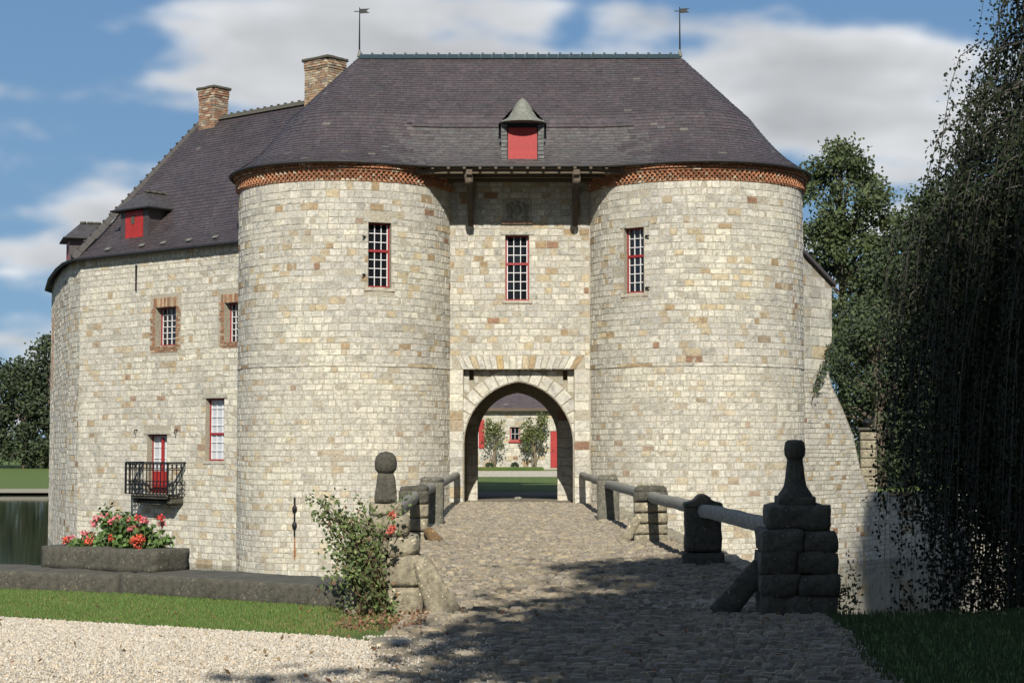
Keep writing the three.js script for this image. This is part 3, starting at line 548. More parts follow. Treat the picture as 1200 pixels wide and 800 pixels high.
{ // main roof
  const roof = part('roof', gate), Re = 3.1, E = [], Rg = [], zr = -46.5, xe = 4.42;
  const push = (x, z, rx) => { E.push([x, z]); Rg.push([rx, zr]); };
  push(TL.cx - Re, -51.9, -xe); push(TL.cx - Re, -48, -xe);
  for (let k = 0; k <= 16; k++) { const a = Math.PI * (1 - k / 32); push(TL.cx + Re * Math.cos(a), TL.cz + Re * Math.sin(a), -xe - .001 * (16 - k)); }
  const zc = (x) => lerp(TL.cz + Re, -42.78, smooth(4.6, 1.9, Math.abs(x)));
  for (let k = 1; k < 24; k++) { const x = lerp(TL.cx, TR.cx, k / 24); push(x, zc(x), x / 4.6 * xe); }
  for (let k = 0; k <= 16; k++) { const a = Math.PI / 2 * (1 - k / 16); push(TR.cx + Re * Math.cos(a), TR.cz + Re * Math.sin(a), xe + .001 * k); }
  push(TR.cx + Re, -48, xe); push(TR.cx + Re, -51.9, xe);
  const kink = .345, base = purple(1), inDormer = (q) => Math.abs(q[0] - .07) < .4 && q[1] < 9.7;
  slateRoof(roof, E, Rg, 8.55, 12.17, { rows: 47, seed: 3, bend: .05, step: (q, v) => v >= kink && v < kink + .05 && Math.abs(q[0]) < 2.9 ? .03 : 0,
    colour: (q, v, R) => { const c = base(q, v, R); if (v < kink && Math.abs(q[0]) < 2.6 + fbm(q[0] * 2, q[1] * 3, 3, 3) * 2.5 + R() * .9) { const m = 1.3 + R() * .25; return [c[0] * m * .98, c[1] * m * 1.1, c[2] * m * 1.02]; } const l = fbm(q[0] * 1.5, q[1] * 2, q[2], 3); return R() < .035 * smooth(.25, .0, v) ? [.14, .135, .11] : c.map((x) => x * (1 + l * .35)); } });
  const G = new Geo(), boards = [.5, .4, .3]; // boarded underside, rear slope
  for (let i = 0; i < E.length - 1; i++) G.quad([E[i][0], 8.53, E[i][1]], [E[i + 1][0], 8.53, E[i + 1][1]], [E[i + 1][0] * .6, 8.53, lerp(E[i + 1][1], -46.5, .5)], [E[i][0] * .6, 8.53, lerp(E[i][1], -46.5, .5)], boards);
  G.quad([-7.68, 8.53, -51.9], [7.72, 8.53, -51.9], [xe, 12.16, zr], [-xe, 12.16, zr], [.05, .042, .048]); G.quad([-7.6, 8.52, -51.9], [7.6, 8.52, -51.9], [5, 8.52, -45], [-5, 8.52, -45], boards);
  mesh('soffit', G.build(), M.wood, roof);
  const ed = new Geo(); tube(ed, E.slice(1, -1).map(([x, z]) => [x, 8.545, z]), .035, .035, [.02, .018, .017], 6); mesh('eaves_gutter', ed.build(), M.slate, roof);
  ridgeTiles(roof, [-xe, 12.2, zr], [xe, 12.2, zr], M.ridge);
  for (const x of [-xe, xe]) { // weather vanes
    const v = part('weather_vane', gate), g = new Geo(); tube(g, [[x, 12.15, zr], [x, 12.9, zr], [x, 13.56, zr]], .028, .013, [1, 1, 1], 6); mesh('pole', g.build(), M.iron, v);
    const s = new THREE.Shape(); s.moveTo(0, 0); s.lineTo(.27, .02); s.lineTo(.17, .075); s.lineTo(.27, .14); s.lineTo(0, .13); s.closePath();
    const b = mesh('banner', new THREE.ExtrudeGeometry(s, { depth: .012, bevelEnabled: false }), M.iron, v); b.position.set(x + .01, 13.39, zr - .006);
    bar('pointer', x - .08, 13.45, zr, .14, .025, .012, M.iron, v); mesh('finial_base', new THREE.ConeGeometry(.07, .3, 8), M.lead, v).position.set(x, 12.33, zr);
  }
  // dormer with lead hood
  const d = part('dormer', gate), c = .075, zF = -43.08;
  bar('shutter', c, 9.16, zF - .062, .74, .86, .03, M.redPaint, d); bar('shutter_foot', c, 8.72, zF - .035, .72, .04, .06, M.redPaint, d);
  for (let k = 0; k < 5; k++) bar('plank', c - .296 + k * .148, 9.165, zF - .037, .141, .84, .02, M.redPaint, d);
  for (const s of [-1, 1]) { const G2 = new Geo(), x = c + s * .47; for (let y = 8.68; y < 9.68; y += .1) { const k = .9 + SCALE_R() * .3; stoneFaces(G2, planeFrame(x - .08, zF, 1, 0, 0, 1), 0, .16, y + .002, y + .098, .01, [.1 * k, .1 * k, .1 * k], SCALE_R, .006); } G2.box(x - .08, x + .08, 8.68, 9.68, -44.4, zF - .02, [.06, .055, .057]); mesh('slate_cheek', G2.build(), M.slate, d); }
  bar('lead_apron', c, 8.66, zF + .03, .98, .07, .1, M.lead, d); bar('head', c, 9.66, zF - .08, .8, .12, .1, M.iron, d); bar('core', c, 9.2, zF - .7, .78, 1.1, 1.2, M.slate.clone(), d);
  d.children[d.children.length - 1].material = std({ color: lin(.03, .027, .028) });
  const prof = [[.6, 0], [.57, .03], [.38, .14], [.28, .30], [.2, .46], [.11, .58], [0, .66]].map(([r, y]) => new THREE.Vector2(r, y));
  const hood = new THREE.LatheGeometry(prof, 20, -Math.PI * .62, Math.PI * 1.24); const hp = hood.attributes.position; for (let i = 0; i < hp.count; i++) hp.setZ(i, hp.getZ(i) * .8);
  hood.computeVertexNormals(); mesh('lead_hood', hood, M.lead, d).position.set(c, 9.70, zF - .06);
  const hr = new Geo(), top = [c, 10.36, zF - .08]; hr.quad([c - .62, 9.74, zF - .3], [c - .62, 9.74, zF - 1.6], [c, 10.38, zF - 1.8], top, [.05, .045, .05]); hr.quad([c + .62, 9.74, zF - 1.6], [c + .62, 9.74, zF - .3], top, [c, 10.38, zF - 1.8], [.05, .045, .05]); mesh('hood_roof', hr.build(), M.slate, d);
  { const k = new Geo(); const seg = 18; for (let i = 0; i < seg; i++) { const a = lerp(-.62, .62, i / seg) * Math.PI, b = lerp(-.62, .62, (i + 1) / seg) * Math.PI, q = (t, r) => [c + Math.sin(t) * r, 9.702, zF - .06 + Math.cos(t) * r * .8]; k.quad(q(a, .6), q(b, .6), q(b, .1), q(a, .1), [.2, .2, .19]); } mesh('hood_underside', k.build(), M.mortar, d); }
}
function brickStack(parent, w, d, y0, y1, seed, col = [.33, .2, .12]) { // chimney at the group's origin
  const R = rngOf(seed), mas = new Geo(), core = new Geo().box(-w / 2, w / 2, y0, y1, -d / 2, d / 2, [.36, .31, .24]);
  mesh('core', core.build(), M.mortar, parent);
  const faces = [[planeFrame(-w / 2, d / 2, 1, 0, 0, 1), w], [planeFrame(w / 2, -d / 2, -1, 0, 0, -1), w], [planeFrame(w / 2, d / 2, 0, -1, 1, 0), d], [planeFrame(-w / 2, -d / 2, 0, 1, -1, 0), d]];
  for (const [fr, len] of faces) for (let y = y0, k = 0; y < y1 - .03; y += .072, k++) { const out = y > y1 - .23 ? .05 : y > y1 - .3 ? .03 : .01; for (let u = k % 2 ? -.1 : 0; u < len - .02; u += .21) { const t = .7 + R() * .55, q = R(), cc2 = q < .25 ? [.42, .36, .27] : q < .4 ? [.22, .18, .15] : col; stoneFaces(mas, fr, Math.max(0, u) + .004, Math.min(len, u + .21) - .004, y + .004, y + .068, out, cc2.map((c) => c * t), R, .004); } }
  mesh('bricks', mas.build(), M.brick, parent).userData.kind = 'stuff';
  const cap = mesh('cap', rock(w + .14, .09, d + .14, seed, .01, .3), M.blueStone, parent); cap.position.y = y1;
  return parent;
}
{ const ch = part('chimney', gate); ch.position.set(-.3, 0, -50); brickStack(ch, .9, .6, 9, 11.0, 12); }

// ------------------------------------------------------------------ residential wing on the left
const wing = thing('castle_wing', 'angled stone castle wing with balcony, dormers and brick chimneys', 'castle wing');
{
  const mas = new Masonry(wing), R = rngOf(123), du = [-.776, -.63], nO = [-.63, .776], O = [-7.53, -45.5], fr = planeFrame(O[0], O[1], ...du, ...nO), L = 6.93, top = 6.92;
  const turn = Math.atan2(nO[0], nO[1]);
  const at = (u, y, n = 0) => fr(u, y, n);
  const w1 = [2.58, 3.46, 4.26, 5.34], w2 = [-.2, .56, 4.24, 5.33], w3 = [.53, 1.29, 1.08, 2.76], door = [2.9, 3.76, .16, 1.79];
  const b1 = [2.36, 3.7, 4.08, 5.63], b2 = [-.3, .82, 4.1, 5.58];
  const body = part('front_wall', wing), holes = [w1, w2, w3, door];
  mesh('wall', backing(fr, [-1.2, L], [-2.4, top], holes), M.mortar, body);
  courses(mas, body, fr, -.9, L, -1.75, top, R, { free: without(-.9, L, [...holes, b1, b2, [.42, 1.42, 2.76, 2.88], [.45, 1.37, .98, 1.08], [2.75, 3.92, 1.79, 1.9]]), tone: 1.08, plain: .15, warm: .01, proud: .007 });
  for (const [a, b, c, d] of [[.42, 1.42, 2.765, 2.875], [.45, 1.37, .985, 1.075], [2.75, 3.92, 1.795, 1.895]]) mas.add(body, fr, a, b, c, d, .022, [.42, .40, .34], R);
  for (const [ow, b, arch] of [[w1, b1, 1], [w2, b2, 1]]) { // brick surrounds
    const s = part('brick_surround', wing), G = new Geo(), bc = () => { const k = .7 + R() * .5, q = R(); return q < .3 ? [.4 * k, .3 * k, .2 * k] : [.31 * k, .165 * k, .095 * k]; };
    for (let y = b[2]; y < ow[3] - .02; y += .07) for (const [p, q] of [[b[0] + (R() - .5) * .14 + .06, ow[0]], [ow[1], b[1] + (R() - .5) * .14 - .06]]) for (let u = p; u < q - .02;) { const l = Math.min(q - u, R() < .5 ? .21 : .11); stoneFaces(G, fr, u + .004, u + l - .004, y + .004, y + .066, .012, bc(), R, .004); u += l; }
    for (let y = b[2]; y < ow[2] - .02; y += .06) for (let u = ow[0]; u < ow[1]; u += .11) stoneFaces(G, fr, u + .004, Math.min(ow[1], u + .11) - .004, y + .004, y + .055, .016, bc(), R, .004);
    for (let u = ow[0] - .08; u < ow[1] + .06; u += .075) stoneFaces(G, fr, u + .004, u + .071, ow[3] + .004, b[3] - .02, .014, bc(), R, .004);
    mesh('bricks', G.build(), M.brick, s).userData.kind = 'stuff';
  }
  const place = (h, o) => { const w = h[1] - h[0]; return addWindow(wing, at((h[0] + h[1]) / 2, h[2], -.012), turn, w, h[3] - h[2], o); };
  place(w1, { cols: 4, rows: 6, transom: 0, deep: .22 }); place(w2, { cols: 4, rows: 6, transom: 0, deep: .22 }); place(w3, { cols: 3, rows: 7, transom: 4, pane: M.palePane });
  // balcony door
  const dg = place(door, { cols: 3, rows: 5, transom: 0, pane: M.palePane, deep: .2 }); dg.name = 'balcony_door';
  bar('panel', 0, .33, -.15, .74, .56, .05, M.redPaint, dg); bar('meeting_stile', .06, .8, -.145, .07, 1.5, .05, M.redPaint, dg);
  for (const x of [-.2, 0, .2]) bar('panel_board', x, .33, -.122, .16, .5, .012, M.redPaint, dg);
  // balcony
  const bal = part('balcony', wing); bal.position.set(...at(3.0, 0, 0)); bal.rotation.y = turn;
  const sl = mesh('slab', rock(1.5, .12, .5, 3, .008, .2), M.blueStone, bal); sl.position.set(0, .02, .3);
  const cb = mesh('corbel', rock(1.15, .16, .42, 4, .01, .4), M.blueStone, bal); cb.position.set(0, -.16, .2);
  for (const s of [-1, 1]) { const k = mesh('bracket_stone', rock(.2, .22, .5, 8 + s, .012, .4), M.blueStone, bal); k.position.set(s * .72, -.12, .2); }
  const bx = .9, bz = .62, y0 = .16, y1 = 1.02;
  for (const y of [y0, y1, y0 + .13, y1 - .2]) { const t = y === y1 ? .045 : .022; bar('rail', 0, y, bz, bx * 2, t, t, M.iron, bal); for (const s of [-1, 1]) bar('rail', s * bx, y, bz / 2, t, t, bz, M.iron, bal); }
  for (let k = 0; k <= 12; k++) bar('baluster', lerp(-bx, bx, k / 12), (y0 + y1) / 2, bz, k % 12 ? .02 : .045, y1 - y0, k % 12 ? .02 : .045, M.iron, bal);
  for (const s of [-1, 1]) for (let k = 1; k < 4; k++) bar('baluster', s * bx, (y0 + y1) / 2, bz * k / 4, .02, y1 - y0, .02, M.iron, bal);
  const ringG = new THREE.TorusGeometry(.065, .012, 5, 12); for (let k = 0; k < 12; k++) for (const y of [y1 - .1, y0 + .3]) { const t = mesh('scroll', ringG, M.iron, bal); t.position.set(lerp(-bx, bx, (k + .5) / 12), y, bz); }
  for (const s of [-1, 1]) for (let k = 0; k < 4; k++) for (const y of [y1 - .1, y0 + .3]) { const t = mesh('scroll', ringG, M.iron, bal); t.position.set(s * bx, y, bz * (k + .5) / 4); t.rotation.y = Math.PI / 2; }
  // iron details on the wall
  { const G = new Geo(); tube(G, [at(4.3, 6.6, .04), at(4.3, 5.85, .04)], .03, .02, [1, 1, 1], 5); mesh('wall_tie', G.build(), M.iron, wing); }
  for (const u of [2.45, 4.2]) { const G = new Geo(); tube(G, [at(u, 1.92, 0), at(u, 1.92, .1), at(u, 1.8, .12)], .02, .015, [1, 1, 1], 5); mesh('shutter_hook', G.build(), M.iron, wing); }
  // side wall turning away along the moat
  const side = part('side_wall', wing), pts = [[-12.905, -49.865], [-13.5, -50.9], [-14.2, -52.7], [-15.2, -55.6], [-16.45, -59.7], [-16.6, -66]];
  for (let i = 0; i < pts.length - 1; i++) {
    const [a, b] = [pts[i], pts[i + 1]], l = Math.hypot(b[0] - a[0], b[1] - a[1]), d = [(b[0] - a[0]) / l, (b[1] - a[1]) / l], f = planeFrame(a[0], a[1], d[0], d[1], d[1], -d[0]);
    mesh('wall', backing(f, [-.02, l], [-2.4, top], []), M.mortar, side);
    courses(mas, side, f, 0, l, -1.75, top, R, { warm: .03 });
    if (i === 3) for (const [u, y] of [[1, 3.4], [2.4, 3.2]]) { const s = part('brick_strip', wing), G = new Geo(); for (let v = y; v < y + 2.6; v += .07) stoneFaces(G, f, u, u + .26, v + .004, v + .066, .02, [.3, .15, .09].map((c) => c * (.7 + R() * .5)), R, .004); mesh('bricks', G.build(), M.brick, s).userData.kind = 'stuff'; }
  }
  mas.finish();
  { const G = new Geo(); G.quad([-8, -1, -47.5], [-16, -1, -60], [-16, top, -60], [-8, top, -47.5], [.1, .1, .1]); G.quad(at(-1, top - .02, .1), at(L, top - .02, .1), [-16.2, top - .02, -62], [-5, top - .02, -56], [.05, .04, .035]); mesh('ceiling', G.build(), M.mortar, wing); }
  // roof
  const roof = part('roof', wing), ov = .22, ein = (u) => { const p = at(u, 0, ov); return [p[0], p[2]]; }, yR = 11.5;
  const rp = (t) => [O[0] - nO[0] * 4 + du[0] * t, O[1] - nO[1] * 4 + du[1] * t];
  const E1 = [], R1 = []; for (let k = 0; k <= 8; k++) { E1.push(ein(lerp(-2.5, 7.05, k / 8))); R1.push(rp(lerp(-2.5, 6.35, k / 8))); }
  const colW = purple(.92), lich = (q, v, Rn) => { const c = colW(q, v, Rn), m = fbm(q[0] * .9, q[1] * 1.2, q[2] * .9, 3); return c.map((x) => x * (1 + m * .5)); };
  slateRoof(roof, E1, R1, 6.9, yR, { rows: 50, seed: 9, colour: lich });
  const e2 = [E1[8], ...pts.slice(1).map(([x, z]) => [x - .2, z + .05])], r0 = rp(6.35), R2 = e2.map((_, i) => [lerp(r0[0], -11.6, i / 5), lerp(r0[1], -64, i / 5)]);
  slateRoof(roof, e2, R2, 6.9, yR, { rows: 50, seed: 10, colour: lich });
  ridgeTiles(roof, [rp(-2)[0], yR + .05, rp(-2)[1]], [r0[0], yR + .05, r0[1]], M.blueStone);
  ridgeTiles(roof, [E1[8][0], 6.98, E1[8][1]], [r0[0], yR + .04, r0[1]], std({ color: lin(.06, .055, .05) }));
  { const G = new Geo(); tube(G, [...E1, ...e2.slice(1)].map(([x, z]) => [x, 6.9, z]), .05, .05, [.018, .017, .016], 6); mesh('eaves_gutter', G.build(), M.slate, roof);
    const B = new Geo(); B.quad([rp(-2.5)[0], yR, rp(-2.5)[1]], [r0[0], yR, r0[1]], [-4, 6.9, -60], [2, 6.9, -56], [.05, .04, .045]); B.quad([r0[0], yR, r0[1]], [-11.6, yR, -64], [-6, 6.9, -64], [-4, 6.9, -60], [.05, .04, .045]); mesh('rear_slope', B.build(), M.slate, roof);
    const pale = new THREE.BoxGeometry(.2, .02, .12); for (const u of [1.0, 2.1, 3.2, 4.15, 5.7]) { const t = mesh('patch_slate', pale, M.lead, roof), p = at(u, 7.16, -.02); t.position.set(...p); t.rotation.set(.7, turn, 0, 'YXZ'); } }
  const dormer = (pos, ry) => { // hipped slate dormer facing +z
    const d = part('dormer', wing); d.position.set(...pos); d.rotation.y = ry;
    bar('shutter', 0, .44, .012, .8, .92, .05, M.redPaint, d); bar('shutter_hatch', -.05, .64, .042, .15, .24, .02, M.blueStone, d); bar('foot_board', 0, -.03, .02, .84, .06, .08, M.lead, d);
    for (const s of [-1, 1]) { const G = new Geo(), k = [.06, .05, .055]; G.box(s * .52 - .11, s * .52 + .11, -.1, .95, -1.5, .03, k); mesh('slate_cheek', G.build(), M.slate, d); }
    bar('core', 0, .42, -.75, .82, 1.0, 1.4, M.wood, d);
    const G = new Geo(), c = [.055, .05, .05], y = .93, h = 1.5, a = [-.86, y, .22], b = [.86, y, .22], e = [.86, y, -1.7], f = [-.86, y, -1.7], p = [0, h, -.35], q = [0, h, -2.2];
    G.tri(a, b, p, c); G.quad(b, e, q, p, c); G.quad(f, a, p, q, c); G.quad(a, b, e, f, [.03, .027, .025]); mesh('dormer_roof', G.build(), M.slate, d);
    const rim = new Geo(); tube(rim, [f, a, b, e], .03, .03, [.02, .02, .02], 5); mesh('roof_edge', rim.build(), M.slate, d);
    for (let k = 0; k < 6; k++) { const t = mesh('ridge_cap', rock(.14, .07, .2, k, .01, .5), M.blueStone, d); t.position.set(0, h - .02, -.42 - k * .23); }
  };
  dormer(at(5.06, 7.36, -.5), turn);
  { const a = pts[2], b = pts[3], l = Math.hypot(b[0] - a[0], b[1] - a[1]), d = [(b[0] - a[0]) / l, (b[1] - a[1]) / l]; dormer([a[0] + d[0] * .6 - d[1] * .35 - .15, 6.98, a[1] + d[1] * .6 + d[0] * .55], Math.atan2(d[1], -d[0])); }
  const chim = (t, w, d, y1, seed, col) => { const g = part('chimney', wing), p = rp(t); g.position.set(p[0], 0, p[1]); g.rotation.y = turn; brickStack(g, w, d, 10.2, y1, seed, col); };
  chim(5.75, .7, .58, 12.42, 21, [.30, .17, .11]); chim(.85, .95, .72, 12.62, 22, [.34, .23, .15]);
}

// ------------------------------------------------------------------ right-hand side wall, terrace and pillar
{
  const b = thing('buttress_wall', 'pale stone end wall sloping outwards beside the right round tower', 'wall');
  const mas = new Masonry(b), R = rngOf(321), d = [.645, -.764], n = [.764, .645], fr = planeFrame(7.3, -45.0, ...d, ...n);
  const prof = [[-1.8, 5.02], [.17, 5.02], [.175, 3.9], [.87, 3.36], [1.77, 2.99], [2.47, 2.44], [3.11, 1.85], [3.57, 1.63], [4.32, 1.88], [5.84, 1.9], [6.62, .3]];
  const uMax = (v) => { for (let i = 0; i < prof.length - 1; i++) if (v >= prof[i][0] && v <= prof[i + 1][0]) return lerp(prof[i][1], prof[i + 1][1], (v - prof[i][0]) / Math.max(1e-5, prof[i + 1][0] - prof[i][0])); return .2; };
  const s = new THREE.Shape(); s.moveTo(-.8, -2.4); s.lineTo(5.02, -2.4); for (const [v, u] of prof) s.lineTo(u, v); s.lineTo(-.8, 6.62); s.closePath();
  const g = new THREE.ExtrudeGeometry(s, { depth: .9, bevelEnabled: false }), p = g.attributes.position, col = new Float32Array(p.count * 3);
  for (let i = 0; i < p.count; i++) { const q = fr(p.getX(i), p.getY(i), p.getZ(i) - .9); p.setXYZ(i, ...q); col.set([.40, .36, .29], i * 3); } g.setAttribute('color', new THREE.BufferAttribute(col, 3)); g.computeVertexNormals(); mesh('core', g, M.mortar, b);
  courses(mas, b, fr, -.5, 5, -1.72, 3.5, R, { hMin: .1, hMax: .17, lMin: .12, lMax: .34, free: (a, c) => [[-.5, Math.min(uMax(a + .01), uMax(c - .01)) - .01 - R() * .03]] });
  courses(mas, b, fr, -.5, 5, 3.5, 6.55, R, { hMin: .22, hMax: .34, lMin: .4, lMax: .9, free: (a, c) => [[-.5, Math.min(uMax(a + .01), uMax(c - .01)) - .01]] });
  mas.finish();
  const cp = mesh('coping', new THREE.BoxGeometry(1.9, .09, 1.05), M.slate.clone(), b); cp.material = std({ color: lin(.06, .05, .055), roughness: .6 });
  const mid = fr(1.12, 6.27, -.42); cp.position.set(...mid); cp.rotation.set(0, Math.atan2(.764, .645), -.44, 'YXZ');
  const ivy = thing('ivy', 'small ivy tendril climbing the stone end wall', 'ivy'), LV = new Leaves(260), S = new Geo(), path = [];
  for (let k = 0; k <= 16; k++) path.push(fr(lerp(.75, 1.8, k / 16) + (R() - .5) * .06, lerp(2.75, 4.3, k / 16), .05));
  tube(S, path, .014, .006, [.08, .06, .04], 5); mesh('stem', S.build(), M.bark, ivy);
  for (let k = 0; k < 240; k++) { const q = path[(R() ** .7 * 15.9) | 0]; LV.random(q[0] + (R() - .5) * .2, q[1] + (R() - .5) * .22, q[2] + R() * .1, .09, .035, [.035, .06, .015], .6 + R() * .8, R); }
  mesh('leaves', LV.build(), M.leaf, ivy);
}
{ const t = thing('terrace_wall', 'stone moat wall under the weeping tree beyond the bridge', 'wall'), R = rngOf(17), d = [.985, -.17], n = [.17, .985], fr = planeFrame(10.5, -48.9, ...d, ...n), mas = new Masonry(t);
  const G = new Geo(); G.quad(fr(0, -2.4), fr(40, -2.4), fr(40, .1), fr(0, .1), C.mortar); G.quad(fr(-.2, .1), fr(40, .1), fr(40, .1, -.6), fr(-.2, .1, -.6), C.mortar); mesh('core', G.build(), M.mortar, t);
  courses(mas, t, fr, 0, 14, -1.72, .02, R, { hMin: .16, hMax: .26, lMin: .28, lMax: .6 });
  for (let u = 0; u < 14; u += .9) mas.add(t, fr, u + .004, u + .896, .03, .17, .07, stoneColour(R), R, .02);
  mas.finish();
  const p = thing('garden_pillar', 'square stone pillar with dark urn behind the end wall', 'pillar', [10.79, -.06, -53], -.1);
  for (let k = 0; k < 7; k++) { const b = mesh('block', rock(.5, .28, .5, k + 40, .006, .12), M.paleBlock, p); b.position.y = k * .282; }
  mesh('cap', rock(.62, .1, .62, 51, .006, .3), M.blueStone, p).position.y = 1.98;
  mesh('urn', new THREE.LatheGeometry([[.02, 0], [.12, .01], [.06, .06], [.16, .14], [.18, .2], [.1, .24], [.02, .28]].map(([x, y]) => new THREE.Vector2(x, y)), 14), M.iron, p).position.y = 2.07; }

// ------------------------------------------------------------------ courtyard building
{
  const b = thing('courtyard_building', 'low stone courtyard building with red door seen through the gate', 'building', [0, 0, -97.2]), mas = new Masonry(b), R = rngOf(55), fr = planeFrame(0, 0, 1, 0, 0, 1), top = 3.42;
  const win = [-.56, .03, 1.6, 2.36], win2 = [-3.1, -2.3, 1.2, 2.75], door = [1.75, 2.75, .05, 2.14], holes = [win, win2, door];
  mesh('wall', backing(fr, [-14, 16], [-.3, top], holes), M.mortar, b);
  courses(mas, b, fr, -4.2, 4.2, 0, top, R, { free: without(-4.2, 4.2, holes), hMin: .2, hMax: .32, lMin: .25, lMax: .6, warm: .06 });
  for (const s of mas.list) s.show = s.show || 1e-9; mas.limit = 200; mas.finish();
  addWindow(b, [-.265, 1.6, -.012], 0, .59, .76, { cols: 2, rows: 2, transom: 0, deep: .12, fw: .06 }); addWindow(b, [-2.7, 1.2, -.012], 0, .8, 1.55, { cols: 3, rows: 5, transom: 0, deep: .12 });
  bar('red_sill', -.265, 1.53, .03, .75, .1, .1, M.redPaint, b);
  const sh = part('shutter', b); bar('board', -2.16, 1.97, .04, .3, 1.62, .05, M.redPaint, sh);
  const dr = part('door', b); bar('leaf', 2.25, 1.1, -.06, .98, 2.08, .06, M.redPaint, dr); for (let k = 0; k < 5; k++) bar('plank', 1.858 + k * .196, 1.1, -.024, .186, 2.05, .016, M.redPaint, dr); bar('handle', 1.9, 1.05, 0, .04, .12, .06, M.iron, dr);
  const roof = part('roof', b); slateRoof(roof, steps(-14, 16, 6).map((x) => [x, .35]), steps(-14, 16, 6).map((x) => [x, -4.2]), top, 8, { rows: 44, wide: .3, seed: 31, bend: .02, colour: purple(1.1) });
  bar('eaves_board', 1, top - .06, .3, 30, .17, .12, M.wood, roof);
  { const G = new Geo().box(-14, 16, 0, top, -8, -.5, [.2, .2, .2]); G.quad([-14, top, -8.5], [16, top, -8.5], [16, 8, -4.2], [-14, 8, -4.2], [.05, .045, .05]); mesh('rear_body', G.build(), M.mortar, b); }
  const climber = (label, x, w, h, n, seed) => { const t = thing('climbing_shrub', label, 'shrub', [x, .1, -96.6], 0, 'shrubs trained on the courtyard wall'), Rn = rngOf(seed), S = new Geo(), LV = new Leaves(n);
    for (let k = 0; k < 7; k++) { const bx = (Rn() - .5) * .25, e = (Rn() - .5) * w, pts = []; for (let i = 0; i <= 6; i++) pts.push([lerp(bx, e, (i / 6) ** 1.6) + (Rn() - .5) * .06, h * (.75 + Rn() * .05) * i / 6, .02 + Rn() * .08]); tube(S, pts, .035, .01, [.2, .16, .11], 5); }
    const cl = []; for (let k = 0; k < 26; k++) cl.push([(Rn() - .5) * w, h * (.32 + .68 * Math.sqrt(Rn())), Rn() * .3]);
    for (let k = 0; k < n; k++) { const c = cl[(Rn() * cl.length) | 0], g = () => (Rn() + Rn() - 1) * .32; LV.random(c[0] + g(), c[1] + g(), c[2] + g() * .5 + .15, .13, .05, [.12, .14, .035], .6 + Rn() * .8, Rn); }
    mesh('stems', S.build(), M.bark, t); mesh('foliage', LV.build(), M.leaf, t); };
  climber('leggy thin climbing shrub beside the red shutter', -1.45, 1.0, 2.5, 620, 61); climber('fuller climbing shrub between the small window and red door', .85, 1.25, 2.75, 1500, 62);
  for (const [x, l] of [[-1.7, 'small clipped round bush near the leggy climbing shrub'], [-.28, 'small clipped round bush below the small courtyard window']]) { const t = thing('small_bush', l, 'bush', [x, .1, -96]), Rn = rngOf(x * 100 | 0), LV = new Leaves(300); for (let k = 0; k < 300; k++) { const a = Rn() * 6.28, u = Rn(), r = .2 * Math.sqrt(1 - u * u); LV.random(Math.cos(a) * r, u * .2 + .05, Math.sin(a) * r, .09, .035, [.04, .06, .015], .6 + Rn() * .7, Rn); } mesh('foliage', LV.build(), M.leaf, t); }
}
// ------------------------------------------------------------------ bridge, parapet posts and rails
const ex = { l: (z) => lerp(-2.0, -2.02, (-z - 17) / 27), r: (z) => lerp(3.15, 2.35, (-z - 17) / 27) };
{
  const b = thing('bridge', 'stone bridge crossing the moat to the castle gate', 'bridge'), s = new THREE.Shape(), R = rngOf(201);
  s.moveTo(17, -3); s.lineTo(20, -3); for (const [a, e] of [[20, 27], [32, 39]]) { s.lineTo(a, -1.75); for (let k = 1; k < 14; k++) { const t = Math.PI * k / 14; s.lineTo((a + e) / 2 - (e - a) / 2 * Math.cos(t), -1.75 + 1.25 * Math.sin(t)); } s.lineTo(e, -1.75); s.lineTo(e, -3); s.lineTo(e + (e < 30 ? 5 : 5.35), -3); }
  s.lineTo(44.35, -.06); s.lineTo(17, -.06); s.closePath();
  const g = new THREE.ExtrudeGeometry(s, { depth: 1, bevelEnabled: false }), p = g.attributes.position, col = new Float32Array(p.count * 3);
  for (let i = 0; i < p.count; i++) { const z = -p.getX(i); p.setXYZ(i, lerp(ex.l(z), ex.r(z), p.getZ(i)), p.getY(i), z); col.set([.34, .31, .25], i * 3); } g.setAttribute('color', new THREE.BufferAttribute(col, 3)); g.computeVertexNormals(); mesh('bridge_body', g, M.mortar, b);
  for (const side of ['l', 'r']) for (let d = 17.1; d < 44;) { const l = lerp(.7, 1.3, R()), z = -(d + l / 2), e = ex[side](z), inn = side === 'l' ? xl(z) - .0 : xr(z), w = Math.abs(e - inn) + .1, k = mesh('edging_stone', rock(w, .2, l - .03, d, .014, .25), M.paleBlock, b); k.position.set((e + inn) / 2 + (side === 'l' ? .03 : -.03), -.16 + swell(e, z), z); d += l; }
}
const finialProfile = (k) => [[.02, 0], [.17, 0], [.17, .05], [.115, .1], [.10, .16], [.075, .36], [.08, .37], [.1, .405], [.108, .45], [.1, .5], [.06, .535], [.01, .545]].map(([r, y]) => new THREE.Vector2(r * k, y));
